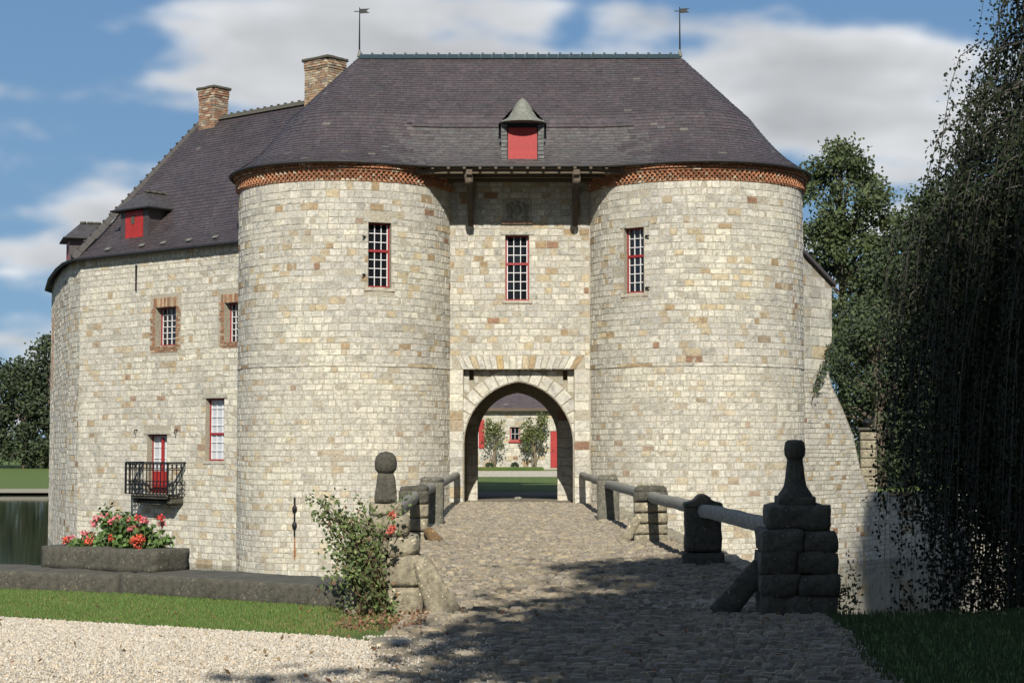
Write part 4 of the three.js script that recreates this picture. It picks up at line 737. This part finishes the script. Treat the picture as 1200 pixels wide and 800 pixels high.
function post(pos, turn, label, o) { // courses of blocks with a cap
  const { w = .46, d = .46, h = .9, n = 4, m = M.paleBlock, cap = 'dome', base = false, seed = 1 } = o, t = thing('parapet_post', label, 'post', pos, turn, 'posts of the bridge parapet');
  let y = -.05;
  for (let k = 0; k < n; k++) { const hh = o.cut ? (k ? h - .05 - o.cut : o.cut) : (h - .05) / n, b = mesh('block', rock(w * (base && k === 0 ? 1.16 : 1) * (k === n - 1 ? 1.02 : 1), hh - .006, d * (base && k === 0 ? 1.1 : 1), seed * 7 + k, .013, .09), k === n - 1 || base ? (o.top ?? m) : m, t); b.position.y = y; y += hh; }
  if (cap === 'ogee') { const s = new THREE.Shape(); s.moveTo(-w * .52, 0); s.lineTo(-w * .5, .03); s.quadraticCurveTo(-w * .22, .05, -w * .16, .11); s.quadraticCurveTo(0, .17, w * .16, .11); s.quadraticCurveTo(w * .22, .05, w * .5, .03); s.lineTo(w * .52, 0); s.closePath(); const g = new THREE.ExtrudeGeometry(s, { depth: d, bevelEnabled: true, bevelSize: .012, bevelThickness: .012, bevelSegments: 2 }); g.translate(0, 0, -d / 2); mesh('cap', g, M.blueStone, t).position.y = y - .005; }
  else mesh('cap', rock(w * .96, .1, d * .96, seed + .5, .02, .9), o.top ?? m, t).position.y = y - .03;
  if (o.grass) { const L = new Leaves(160), R = rngOf(seed); for (let k = 0; k < 160; k++) { const x = (R() - .5) * w * .8, z = (R() - .5) * d * .8; L.add(x, y + .03, z, (R() - .5) * .05, .03 + R() * .06, (R() - .5) * .05, .006, 0, .003, [.13, .12, .05], .6 + R() * .8); } mesh('dry_grass', L.build(), M.leaf, t); }
  return t;
}
const RA = [2.37, 22.2], RB = [2.13, 27.9], RC = [1.82, 35.2], LA = [-1.72, 27.9], LB = [-1.69, 33], skewR = -.05;
post([RA[0], 0, -RA[1]], skewR, 'dark shaded parapet post with an ogee cap next to the baluster-topped pier', { w: .46, h: .9, n: 2, cap: 'ogee', m: M.blueStone, base: true, seed: 2, cut: .26 });
post([RB[0], 0, -RB[1]], skewR, 'parapet post of pale stacked blocks with dry grass on top', { w: .54, d: .5, h: .92, n: 5, top: M.blueStone, grass: true, seed: 3 });
post([RC[0], 0, -RC[1]], skewR, 'grey parapet post nearest the gate on the right tower side', { w: .44, h: .93, n: 1, m: M.postStone, grass: true, seed: 4 });
post([LA[0], 0, -LA[1]], 0, 'pale block parapet post behind the rose bush', { w: .46, h: .93, n: 4, top: M.blueStone, seed: 5 });
post([LB[0], 0, -LB[1]], 0, 'grey parapet post nearest the gate on the left tower side', { w: .44, h: .95, n: 1, m: M.postStone, seed: 6 });
function rail(a, b, label, ya = .74, yb = .74) { // worn round-topped handrail
  const L = Math.hypot(b[0] - a[0], b[1] - a[1]), s = new THREE.Shape([[-.08, -.1], [.08, -.1], [.105, -.03], [.09, .05], [.045, .095], [-.045, .095], [-.09, .05], [-.105, -.03]].map((p) => new THREE.Vector2(p[0] * .8, p[1] * .82)));
  const g = new THREE.ExtrudeGeometry(s, { depth: L, steps: Math.round(L / .25), bevelEnabled: false }), p = g.attributes.position;
  for (let i = 0; i < p.count; i++) { const z = p.getZ(i); const k = 1 + noise.noise(z * 1.7, a[0] * 3, 4) * .1; p.setX(i, p.getX(i) * k + noise.noise(z * .8 + a[0], 1, 2) * .02); p.setY(i, p.getY(i) * k + noise.noise(z * .9, 5, a[1]) * .022); }
  g.deleteAttribute('normal'); const t = tag(mesh('parapet_rail', toCreasedNormals(g, .9), M.railStone), label, 'rail', 'rails of the bridge parapet'); t.position.set(a[0], ya, -a[1]); t.rotation.order = 'YXZ'; t.rotation.set(Math.atan2(ya - yb, L), Math.atan2(b[0] - a[0], -(b[1] - a[1])), 0);
}
rail([2.62, 17.0], [2.36, 21.97], 'stone handrail between the baluster-topped pier and the ogee-capped post', .77, .75);
rail([2.36, 22.43], [2.14, 27.65], 'stone handrail between the ogee-capped post and the grassy block post', .74, .74);
rail([2.12, 28.15], [1.83, 34.98], 'stone handrail running from the grassy block post towards the right tower');
rail([1.81, 35.42], [1.62, 44.3], 'stone handrail reaching the right jamb of the gate');
rail([-1.45, 16.9], [-1.7, 27.67], 'stone handrail behind the rose bush and the ball-topped pier', .76, .74);
rail([-1.72, 28.13], [-1.69, 32.78], 'stone handrail between the two left parapet posts');
rail([-1.69, 33.22], [-1.62, 44.3], 'stone handrail reaching the left jamb of the gate');
function pier(pos, turn, label, tiers, m, fin, seed) {
  const t = thing('bridge_pier', label, 'pier', pos, turn), R = rngOf(seed); let y = -.08;
  for (const [w, h, d, cols, rnd] of tiers) { let x = -w / 2; for (let k = 0; k < cols; k++) { const bw = k === cols - 1 ? w / 2 - x : w / cols * (.8 + R() * .4), b = mesh('block', rock(bw + .004, h + .008, d * (.95 + R() * .1), seed + y * 9 + k, .026, rnd), m, t); b.position.set(x + bw / 2, y, (R() - .5) * .02); x += bw; } y += h; }
  const f = part('finial', t); f.position.y = y; fin(f); return t;
}
pier([2.69, 0, -16.72], -.03, 'dark stepped stone pier with a baluster finial beside the leaning slab', [[.72, .24, .66, 1, .12], [.74, .2, .68, 2, .12], [.73, .2, .67, 2, .12], [.73, .22, .66, 2, .3], [.58, .23, .54, 1, .35]], M.blueStone, (f) => {
  const b = mesh('plinth', rock(.36, .1, .36, 71, .008, .2), M.blueStone, f); b.position.y = -.01;
  mesh('neck', new THREE.LatheGeometry([[.17, 0], [.165, .04], [.135, .08], [.112, .12], [.1, .18], [.078, .36], [.074, .4]].map((p) => new THREE.Vector2(...p)), 8), M.blueStone, f).position.y = .07;
  mesh('knob', new THREE.LatheGeometry([[.01, 0], [.07, 0], [.1, .05], [.105, .11], [.095, .17], [.07, .195], [.01, .2]].map((p) => new THREE.Vector2(...p)), 16), M.blueStone, f).position.y = .44; }, 3);
pier([-1.31, 0, -16.72], .04, 'weathered stone pier with a ball finial behind the rose bush', [[.74, .32, .64, 2, .1], [.73, .28, .62, 2, .14], [.62, .2, .56, 2, .35], [.44, .18, .44, 2, .5], [.32, .14, .34, 1, .4]], M.paleBlock, (f) => {
  const n = mesh('neck', rock(.24, .3, .24, 74, .01, .3, [.66, .66]), M.blueStone, f); n.position.y = -.01;
  mesh('ball', new THREE.LatheGeometry([[.01, 0], [.07, .005], [.105, .05], [.112, .11], [.1, .17], [.065, .21], [.01, .225]].map((p) => new THREE.Vector2(...p)), 18), M.blueStone, f).position.y = .27; }, 5);
const guard = (name, label, g, m, pos, rot) => { const t = tag(mesh(name, g, m), label, 'guard stone', 'guard stones leaning on the parapet'); t.position.set(...pos); t.rotation.set(...rot, 'YXZ'); };
guard('guard_stone', 'pale wedge-shaped guard stone leaning on the ball-topped pier', rock(.34, .62, .2, 81, .014, .3, [.5, .8]), M.paleBlock, [-.70, -.06, -16.45], [-.08, .1, .42]);
guard('guard_stone', 'dark flat slab leaning on the baluster-topped pier', rock(.24, .66, .2, 82, .014, .25, [.9, .9]), M.blueStone, [1.95, -.07, -16.8], [-.1, 0, -.72]);
guard('guard_stone', 'small pale stone leaning on the grassy block post', rock(.2, .5, .16, 83, .02, .5, [.7, .8]), M.paleBlock, [1.66, -.05, -27.7], [0, 0, -.5]);
guard('guard_stone', 'small tan stone leaning on the post behind the rose bush', rock(.22, .36, .14, 84, .02, .4, [.6, .8]), std({ color: lin(.34, .22, .11), map: repeat(lichenTint, .9) }), [-1.28, -.05, -27.6], [0, 0, .7]);
tag(mesh('door_stop', rock(.2, .1, .14, 91, .012, .7), M.railStone), 'small pale door stop stone in the middle of the gate threshold', 'stone').position.set(-.05, -.03, -47.4);
{ const t = thing('drain_cover', 'grey stone drain slab between the gravel and the cobbles', 'drain', [-.98, -.03, -14.05], .12); mesh('slab', rock(.17, .05, .5, 92, .004, .1), M.railStone, t); for (const x of [-.16, .16]) mesh('border_stone', rock(.13, .05, .5, 93 + x, .006, .2), M.paleBlock, t).position.x = x; }

// ------------------------------------------------------------------ low wall, planter, flowers
{
  const t = thing('low_wall', 'low grey wall of long weathered stone blocks along the moat', 'wall'), line = [[-1.72, 16.9], [-4.33, 18.48], [-7.6, 19.7], [-11, 20.95]];
  for (let i = 0; i < 3; i++) { const [a, b] = [line[i], line[i + 1]], L = Math.hypot(b[0] - a[0], b[1] - a[1]), n = [(b[1] - a[1]) / L, (a[0] - b[0]) / L], k = mesh('wall_block', rock(L - .025, .24, .84, 101 + i, .011, .07), M.blueStone, t); k.position.set((a[0] + b[0]) / 2 + n[0] * .42, -.03 - i * .012, -(a[1] + b[1]) / 2 - n[1] * .42); k.rotation.y = -Math.atan2(b[1] - a[1], a[0] - b[0]); }
  const p = tag(mesh('stone_planter', rock(1.78, .26, .56, 110, .012, .07), M.blueStone), 'long grey stone trough standing on the low wall', 'planter'); p.position.set(-4.58, .185, -19.34); p.rotation.y = -.565;
  const f = thing('geraniums', 'red and pink geraniums growing in the stone trough', 'flowers', [-4.58, .42, -19.34], -.565), R = rngOf(111), LV = new Leaves(2600), FL = new Leaves(3200), S = new Geo();
  const clumps = []; for (let k = 0; k < 26; k++) { const x = lerp(-.62, .62, R()); const tall = Math.exp(-((x - .02) ** 2) / .05) * .32 + Math.exp(-((x - .42) ** 2) / .03) * .22; clumps.push([x, .03 + R() * (.06 + tall), (R() - .5) * .36, tall]); }
  for (const c of clumps) { tube(S, [[c[0] * .9, -.02, c[2] * .6], [c[0], c[1], c[2]]], .007, .005, [.1, .13, .04], 4);
    for (let k = 0; k < 90; k++) { const g = () => (R() + R() - 1) * .11; LV.random(c[0] + g(), Math.max(.0, c[1] * (.3 + R() * .9) + g() * .6), c[2] + g(), .055, .026, [.09, .16, .03], .55 + R() * .9, R); } }
  const bloom = (x, y, z, col, r) => { tube(S, [[x * .97, .02, z * .8], [x, y, z]], .005, .004, [.1, .15, .04], 4); for (let k = 0; k < 44; k++) { const a = R() * 6.28, u = R() * 2 - 1, s = Math.sqrt(1 - u * u) * r; FL.random(x + Math.cos(a) * s, y + u * r * .8, z + Math.sin(a) * s, .03, .014, col, .75 + R() * .5, R); } };
  const pink = [.56, .14, .16], red = [.48, .04, .03], orange = [.54, .075, .035];
  for (let k = 0; k < 11; k++) bloom(lerp(-.34, .16, R()), .27 + R() * .11, (R() - .5) * .3, pink, .036);
  for (let k = 0; k < 7; k++) bloom(lerp(.36, .68, R()), .2 + R() * .17, (R() - .5) * .3, R() < .7 ? pink : red, .034);
  for (let k = 0; k < 6; k++) bloom(lerp(.05, .66, R()), .05 + R() * .13, .14 + R() * .14, orange, .038);
  for (let k = 0; k < 8; k++) bloom(lerp(-.75, -.2, R()), .04 + R() * .12, (R() - .3) * .3, R() < .4 ? pink : orange, .035);
  mesh('stems', S.build(), M.bark, f); mesh('leaves', LV.build(), M.leaf, f); mesh('blooms', FL.build(), M.petal, f);
}
{ // climbing rose against the pier
  const t = thing('rose_bush', 'leggy climbing rose bush against the ball-topped pier', 'bush', [-1.4, 0, -16.2]), R = rngOf(131), S = new Geo(), LV = new Leaves(4600);
  const tips = [];
  for (let k = 0; k < 26; k++) {
    const bx = (R() - .5) * .34 + .03, e = lerp(-.5, .42, R()), top = k < 5 ? .95 + R() * .32 : .35 + R() * .85, ex2 = k < 7 ? lerp(-.52, -.1, R()) : e, pts = [];
    for (let i = 0; i <= 8; i++) { const s = i / 8; pts.push([lerp(bx, ex2, s ** 1.7) + (R() - .5) * .03, top * (s - .12 * s * s) * 1.1, (R() - .5) * .05 + .22 * Math.sin(s * 2) * (R() * .4 + .6) - .05]); }
    tube(S, pts, .012, .004, k % 3 ? [.13, .09, .05] : [.1, .11, .04], 5);
    for (let i = 1; i <= 8; i++) if (i > 4 || R() < .35) tips.push([pts[i], i], ...(i > 6 ? [[pts[i], i]] : []));
  }
  for (let k = 0; k < 1650; k++) { const [q, i] = tips[(R() * tips.length) | 0], g = () => (R() + R() + R() - 1.5) * .13; const x = q[0] + g(), y = q[1] + g(), z = q[2] + g() * .8; if (y < .02) continue; const r = R(); LV.random(x, y, z, (.035 + R() * .03), .012 + R() * .008, r < .62 ? [.095, .14, .035] : r < .93 ? [.15, .19, .055] : [.16, .09, .04], .6 + R() * .8, R, .2); }
  for (let k = 0; k < 3; k++) { const FL = new Leaves(40), x = .02 + R() * .25, y = .75 + R() * .3, z = .2; for (let j = 0; j < 40; j++) { const a = R() * 6.28, u = R() * 2 - 1, s = Math.sqrt(1 - u * u) * .025; FL.random(x + Math.cos(a) * s, y + u * .025, z + Math.sin(a) * s, .025, .012, [.5, .1, .06], .8 + R() * .4, R); } mesh('bloom', FL.build(), M.petal, t); }
  mesh('stems', S.build(), M.bark, t); mesh('leaves', LV.build(), M.leaf, t);
}

// ------------------------------------------------------------------ trees
const inside = (poly, x, z) => { let c = false; for (let i = 0, j = poly.length - 1; i < poly.length; j = i++) if ((poly[i][1] > z) !== (poly[j][1] > z) && x < (poly[j][0] - poly[i][0]) * (z - poly[i][1]) / (poly[j][1] - poly[i][1]) + poly[i][0]) c = !c; return c; };
function tree(name, label, x, z, y0, o) { // tapered trunk, limbs and a crown of leaf clumps
  const { h = 13, r = 3, base = 2.5, clumps = 70, leaves = 12000, size = .17, col = [.055, .085, .02], seed = 1, spread = .6, trunk = .3, group, mat = M.leaf, flat = .62, lift = 0 } = o;
  const t = thing(name, label, 'tree', [x, y0, z], 0, group), R = rngOf(seed), S = new Geo(), LV = new Leaves(leaves), bark = [.13, .105, .08], cl = [];
  const lean = [(R() - .5) * .6, (R() - .5) * .6], tp = []; for (let i = 0; i <= 6; i++) tp.push([lean[0] * (i / 6) ** 2, h * .8 * i / 6, lean[1] * (i / 6) ** 2]); tube(S, tp, trunk, trunk * .25, bark, 8);
  for (let k = 0; k < clumps; k++) {
    const a = R() * 6.283, f = R(), y = lerp(base, h - r * .25, f), prof = Math.pow(Math.sin(Math.PI * clamp(.12 + f * .84, 0, 1)), .75), rad = r * prof * (.35 + .65 * Math.sqrt(R())) * (.85 + .3 * noise.noise(Math.cos(a) * 1.3 + seed, y * .35, Math.sin(a) * 1.3));
    const c = [Math.cos(a) * rad, y + (R() - .5) * .6, Math.sin(a) * rad]; cl.push(c);
    const s = [lean[0] * .5, Math.min(c[1] * .82, h * .75), lean[1] * .5], m = [lerp(s[0], c[0], .55), lerp(s[1], c[1], .65) + .2, lerp(s[2], c[2], .55)];
    if (k % 2 === 0) tube(S, [s, m, c], trunk * .28, .02, bark, 5);
  }
  for (let k = 0; k < leaves; k++) { const c = cl[(R() * cl.length) | 0], g = () => (R() + R() + R() - 1.5) * 1.5 * spread; const q = R(), kk = .6 + R() * .75; LV.random(c[0] + g(), c[1] + g() * flat, c[2] + g(), size * (.7 + R() * .6), size * .36, q < .85 ? col : [col[0] * 1.5, col[1] * 1.25, col[2]], kk, R, .15); }
  mesh('trunk', S.build(), M.bark, t); mesh('crown', LV.build(), mat, t); return t;
}
const park = 'park trees behind the castle';
tree('tree', 'tall loose-crowned tree rising beside the right tower roof', 13.3, -70, 0, { h: 14.2, r: 2.9, base: 5.5, clumps: 95, leaves: 21000, size: .17, seed: 301, spread: .45, col: [.052, .078, .016], group: park });
tree('tree', 'broad dark tree filling the gap behind the stone end wall', 14.6, -64, 0, { h: 9.8, r: 3.6, base: .8, clumps: 100, leaves: 22000, size: .17, seed: 302, spread: .55, col: [.038, .062, .014], group: park });
tree('tree', 'rounded green tree behind the weeping tree top', 18.3, -74, 0, { h: 12.2, r: 3.6, base: 2, clumps: 80, leaves: 13000, size: .19, seed: 303, spread: .6, col: [.05, .075, .018], group: park });
tree('tree', 'dense green tree behind the garden pillar', 12.6, -60, 0, { h: 6.6, r: 2.3, base: .5, clumps: 60, leaves: 9000, size: .13, seed: 304, spread: .5, col: [.036, .06, .014], group: park });
tree('tree', 'dark tree beyond the terrace wall among the hanging branches', 19.5, -62, 0, { h: 11, r: 4.2, base: .6, clumps: 80, leaves: 10000, size: .22, seed: 305, spread: .7, col: [.036, .058, .014], group: park });
tree('tree', 'bushy green tree between the tall loose tree and the hanging branches', 16.6, -67, 0, { h: 12.2, r: 3.2, base: 1.5, clumps: 100, leaves: 22000, size: .17, seed: 307, spread: .55, col: [.042, .066, .015], group: park });
tree('tree', 'dark tree far right behind the weeping tree', 27, -66, 0, { h: 12, r: 4.6, base: .6, clumps: 80, leaves: 9000, size: .26, seed: 306, spread: .8, col: [.036, .058, .014], group: park });
{ const R = rngOf(310); // belt of trees beyond the far lawn
  for (let k = 0; k < 20; k++) tree('tree', 'woodland tree on the far side of the moat lawn', -92 + k * 3.0 + (R() - .5) * 2, -176 - R() * 14, -1.38, { h: 11.5 + R() * 3.4, r: 3.2 + R() * 1.2, base: .4, clumps: 60, leaves: 5200, size: .4, seed: 320 + k, spread: .85, trunk: .4, col: R() < .5 ? [.034, .055, .014] : [.042, .066, .016], group: 'trees beyond the moat lawn' }); }
// unseen park trees: some shade road and weeping tree, others added to block skylight
const shadeTree = (x, z, h, r, base, seed, leaves, label) => tree('shade_tree', label, x, z, 0, { h, r, base, clumps: 110, leaves, size: .42, seed, spread: 1.0, trunk: .5, col: [.04, .065, .016], mat: M.darkLeaf, group: 'tall trees behind the viewpoint' });
shadeTree(4.6, 2.6, 20.5, 6.4, 4.5, 402, 30000, 'tall broad tree shading the cobbled road');
shadeTree(13.5, 5, 31, 8.2, 5, 403, 36000, 'very tall tree shading the weeping tree');
shadeTree(13.6, -8, 24, 7.4, 7.4, 408, 30000, 'tall unseen tree added on the bank to block sky light over the shaded grass');  // added out of view; its crown cuts sky light to deepen the foreground shade
shadeTree(27, -4, 24, 8, 4, 404, 16000, 'tall tree beside the shaded bank');
shadeTree(-14, 34, 20, 9, 1.5, 405, 12000, 'broad unseen tree added behind the gravel to block low sky light'); shadeTree(3, 36, 21, 9, 1.5, 406, 12000, 'broad unseen tree added on the road behind the viewpoint to block low sky light'); shadeTree(20, 30, 22, 9, 1.5, 407, 12000, 'broad unseen tree added behind the very tall shade tree to block low sky light');  // three trees added out of view to cut low skylight from behind

{ // weeping beech over the moat
  const t = thing('weeping_tree', 'huge dark weeping beech with branches hanging over the moat', 'tree', [11.5, -.05, -21.5]), R = rngOf(501), S = new Geo(), LV = new Leaves(380000), bark = [.07, .065, .055];
  const rad = (y) => (y < 4.6 ? lerp(6.15, 7.15, smooth(1.2, 4.4, y)) : y < 7 ? lerp(7.15, 5.95, (y - 4.6) / 2.4) : Math.max(.4, 5.95 - .295 * (y - 7))) * (y > 20 ? Math.max(.12, (25 - y) / 5) : 1);
  tube(S, [[0, 0, 0], [.1, 3, .1], [-.2, 9, 0], [.1, 16, .2], [0, 23, 0]], .6, .08, bark, 10);
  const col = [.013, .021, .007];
  for (let k = 0; k < 2700; k++) {
    const near = k < 1900, a = near ? Math.PI * (.8 + .57 * R()) : R() * 6.283; // most of the strands on the flank over the bridge
    const y = near ? (k < 700 ? 1.2 + 2.6 * R() : 1.1 + 8.4 * R()) : 2 + 21.5 * R(), lump = Math.min(.97, .9 + .3 * noise.noise(Math.cos(a) * 2.6 + 3.7, y * .55, Math.sin(a) * 2.6)), f = near ? .66 + .34 * Math.sqrt(R()) : .3 + .62 * Math.sqrt(R()), rr = rad(y) * f * lump - .35;
    const x = Math.cos(a) * rr, z = Math.sin(a) * rr, gap = noise.noise(x * 1.3 + 7, 3.3, z * 1.3);
    let len = near && k < 700 ? lerp(2.5, 5.2, R()) : lerp(1.2, 4.4, R()), end = y - len; const land = inside(nearOutline, 11.5 + x * 1.06, -21.5 + z * 1.06), floor = gap > -.05 ? (land ? .05 : -1.45) + R() * .8 : .35 + R() * .8; if (end < floor) end = floor; len = y - end; if (len < .35) continue;
    const pts = [], out = .4 + R() * .5, n = Math.max(3, Math.round(len / .55)), ca = Math.cos(a), sa = Math.sin(a), sway = (R() - .5) * .5;
    for (let i = 0; i <= n; i++) { const s = i / n, o = out * Math.sqrt(s) * .9; pts.push([x + ca * o - sa * sway * s, y + .35 * Math.sin(s * 2.2) * (1 - s) - len * s * (s * .5 + .5), z + sa * o + ca * sway * s]); }
    if (k % 6 === 0) tube(S, [[x * .15, Math.min(y + 1.2, 22), z * .15], [x * .6, y + .6, z * .6], [x, y, z]], .045, .01, bark, 5);
    tube(S, pts, .009, .003, bark, 3);
    const m = Math.round(len / (near ? .021 : .05)), big = near ? 1 : 1.5;
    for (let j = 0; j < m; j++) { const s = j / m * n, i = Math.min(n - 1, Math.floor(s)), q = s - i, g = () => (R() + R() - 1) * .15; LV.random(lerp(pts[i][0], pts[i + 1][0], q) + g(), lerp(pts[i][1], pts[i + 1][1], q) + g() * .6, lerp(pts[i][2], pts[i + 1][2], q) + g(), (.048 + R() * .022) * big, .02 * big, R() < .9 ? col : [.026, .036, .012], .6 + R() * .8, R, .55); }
  }
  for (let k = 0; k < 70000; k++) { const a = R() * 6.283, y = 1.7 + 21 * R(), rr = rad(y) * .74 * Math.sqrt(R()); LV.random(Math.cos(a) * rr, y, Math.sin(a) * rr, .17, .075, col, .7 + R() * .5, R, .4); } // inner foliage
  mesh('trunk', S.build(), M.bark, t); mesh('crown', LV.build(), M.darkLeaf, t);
}

// ------------------------------------------------------------------ grass, gravel, fallen leaves
{ const verge = [[-9, -16.6], [-4.86, -16.1], [-3.07, -15.2], [-1.7, -14.55], [-1.2, -14.7], [-1.3, -16.4], [-1.8, -16.95], [-4.35, -18.5], [-5.75, -19.05], [-9, -20.2]], R = rngOf(601), L = new Leaves(52000);
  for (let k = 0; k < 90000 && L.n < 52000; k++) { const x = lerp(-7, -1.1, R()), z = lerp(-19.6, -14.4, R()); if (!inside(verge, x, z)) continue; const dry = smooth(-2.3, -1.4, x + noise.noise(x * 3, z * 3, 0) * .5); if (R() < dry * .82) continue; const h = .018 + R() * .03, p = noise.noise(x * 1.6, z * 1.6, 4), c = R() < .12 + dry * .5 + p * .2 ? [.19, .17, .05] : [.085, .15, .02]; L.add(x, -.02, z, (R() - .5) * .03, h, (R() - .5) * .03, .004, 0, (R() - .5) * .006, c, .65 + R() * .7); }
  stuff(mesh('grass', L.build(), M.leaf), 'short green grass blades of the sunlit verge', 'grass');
  const L2 = new Leaves(30000), bank = [[2.9, -16.4], [4.6, -16.5], [6.4, -18.3], [8.6, -22], [9, -8], [2.42, -8], [2.46, -11.7]];
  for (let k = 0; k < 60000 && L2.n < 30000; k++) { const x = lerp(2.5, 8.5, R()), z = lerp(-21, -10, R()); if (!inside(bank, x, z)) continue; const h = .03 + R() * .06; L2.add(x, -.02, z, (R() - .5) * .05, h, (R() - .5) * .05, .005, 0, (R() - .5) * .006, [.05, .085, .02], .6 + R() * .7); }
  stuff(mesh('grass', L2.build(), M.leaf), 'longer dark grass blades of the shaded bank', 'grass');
  const L3 = new Leaves(700); for (let k = 0; k < 700; k++) { const near = R() < .6, x = near ? -1.25 + (R() - .5) * .8 : lerp(-6, 2.5, R()), z = near ? -14.9 - R() * 1.5 : lerp(-17, -10, R()); L3.random(x, .012 + (x > -1 ? swell(x, z) + .02 : 0), z, .035 + R() * .03, .014, R() < .6 ? [.2, .09, .04] : [.25, .16, .07], .6 + R() * .7, R, 0); }
  stuff(mesh('fallen_leaves', L3.build(), M.leaf), 'brown fallen leaves scattered over gravel and grass edge', 'leaves');
  const weeds = thing('weeds', 'thin weeds growing at the foot of the dark stepped pier', 'plant', [3.12, 0, -16.55]), LW = new Leaves(260); for (let k = 0; k < 260; k++) { const st = k % 7, x = (st - 3) * .035 + (R() - .5) * .04, y = R() * (.15 + .07 * ((st * 5) % 7)); LW.random(x * (1 + y), y, (R() - .5) * .2, .05, .012, [.08, .09, .03], .6 + R() * .6, R, -.3); } mesh('leaves', LW.build(), M.leaf, weeds);
}
{ const R = rngOf(611), N = 100000, g = new THREE.OctahedronGeometry(1, 0), im = new THREE.InstancedMesh(g, std({ roughness: .9 }), N), m = new THREE.Matrix4(), q = new THREE.Quaternion(), e = new THREE.Euler(), c = new THREE.Color(); let n = 0;
  while (n < N) { const x = lerp(-7.2, -.2, R()), z = -lerp(9.0, 16.5, Math.sqrt(R())), on = inside(gravelEdge, x, z), over = !on && z > -14.4 && x > -1.3 && R() < .35 * smooth(.5, -1.1, x) ; if (!on && !over) continue; const s = .005 + R() * R() * .012; e.set(R() * 6, R() * 6, R() * 6); q.setFromEuler(e); m.compose(new THREE.Vector3(x, (over ? swell(x, z) + .012 : -.008) + s * .3, z), q, new THREE.Vector3(s * (1 + R() * .6), s * .75, s)); im.setMatrixAt(n, m); const k = .7 + R() * .45, t = R(); c.setRGB(.48 * k, (t < .25 ? .395 : .435) * k, (t < .25 ? .285 : .36) * k); im.setColorAt(n, c); n++; }
  im.name = 'gravel_stones'; im.castShadow = im.receiveShadow = true; scene.add(im); stuff(im, 'loose pale gravel stones on the path', 'gravel'); }

renderer.render(scene, camera);
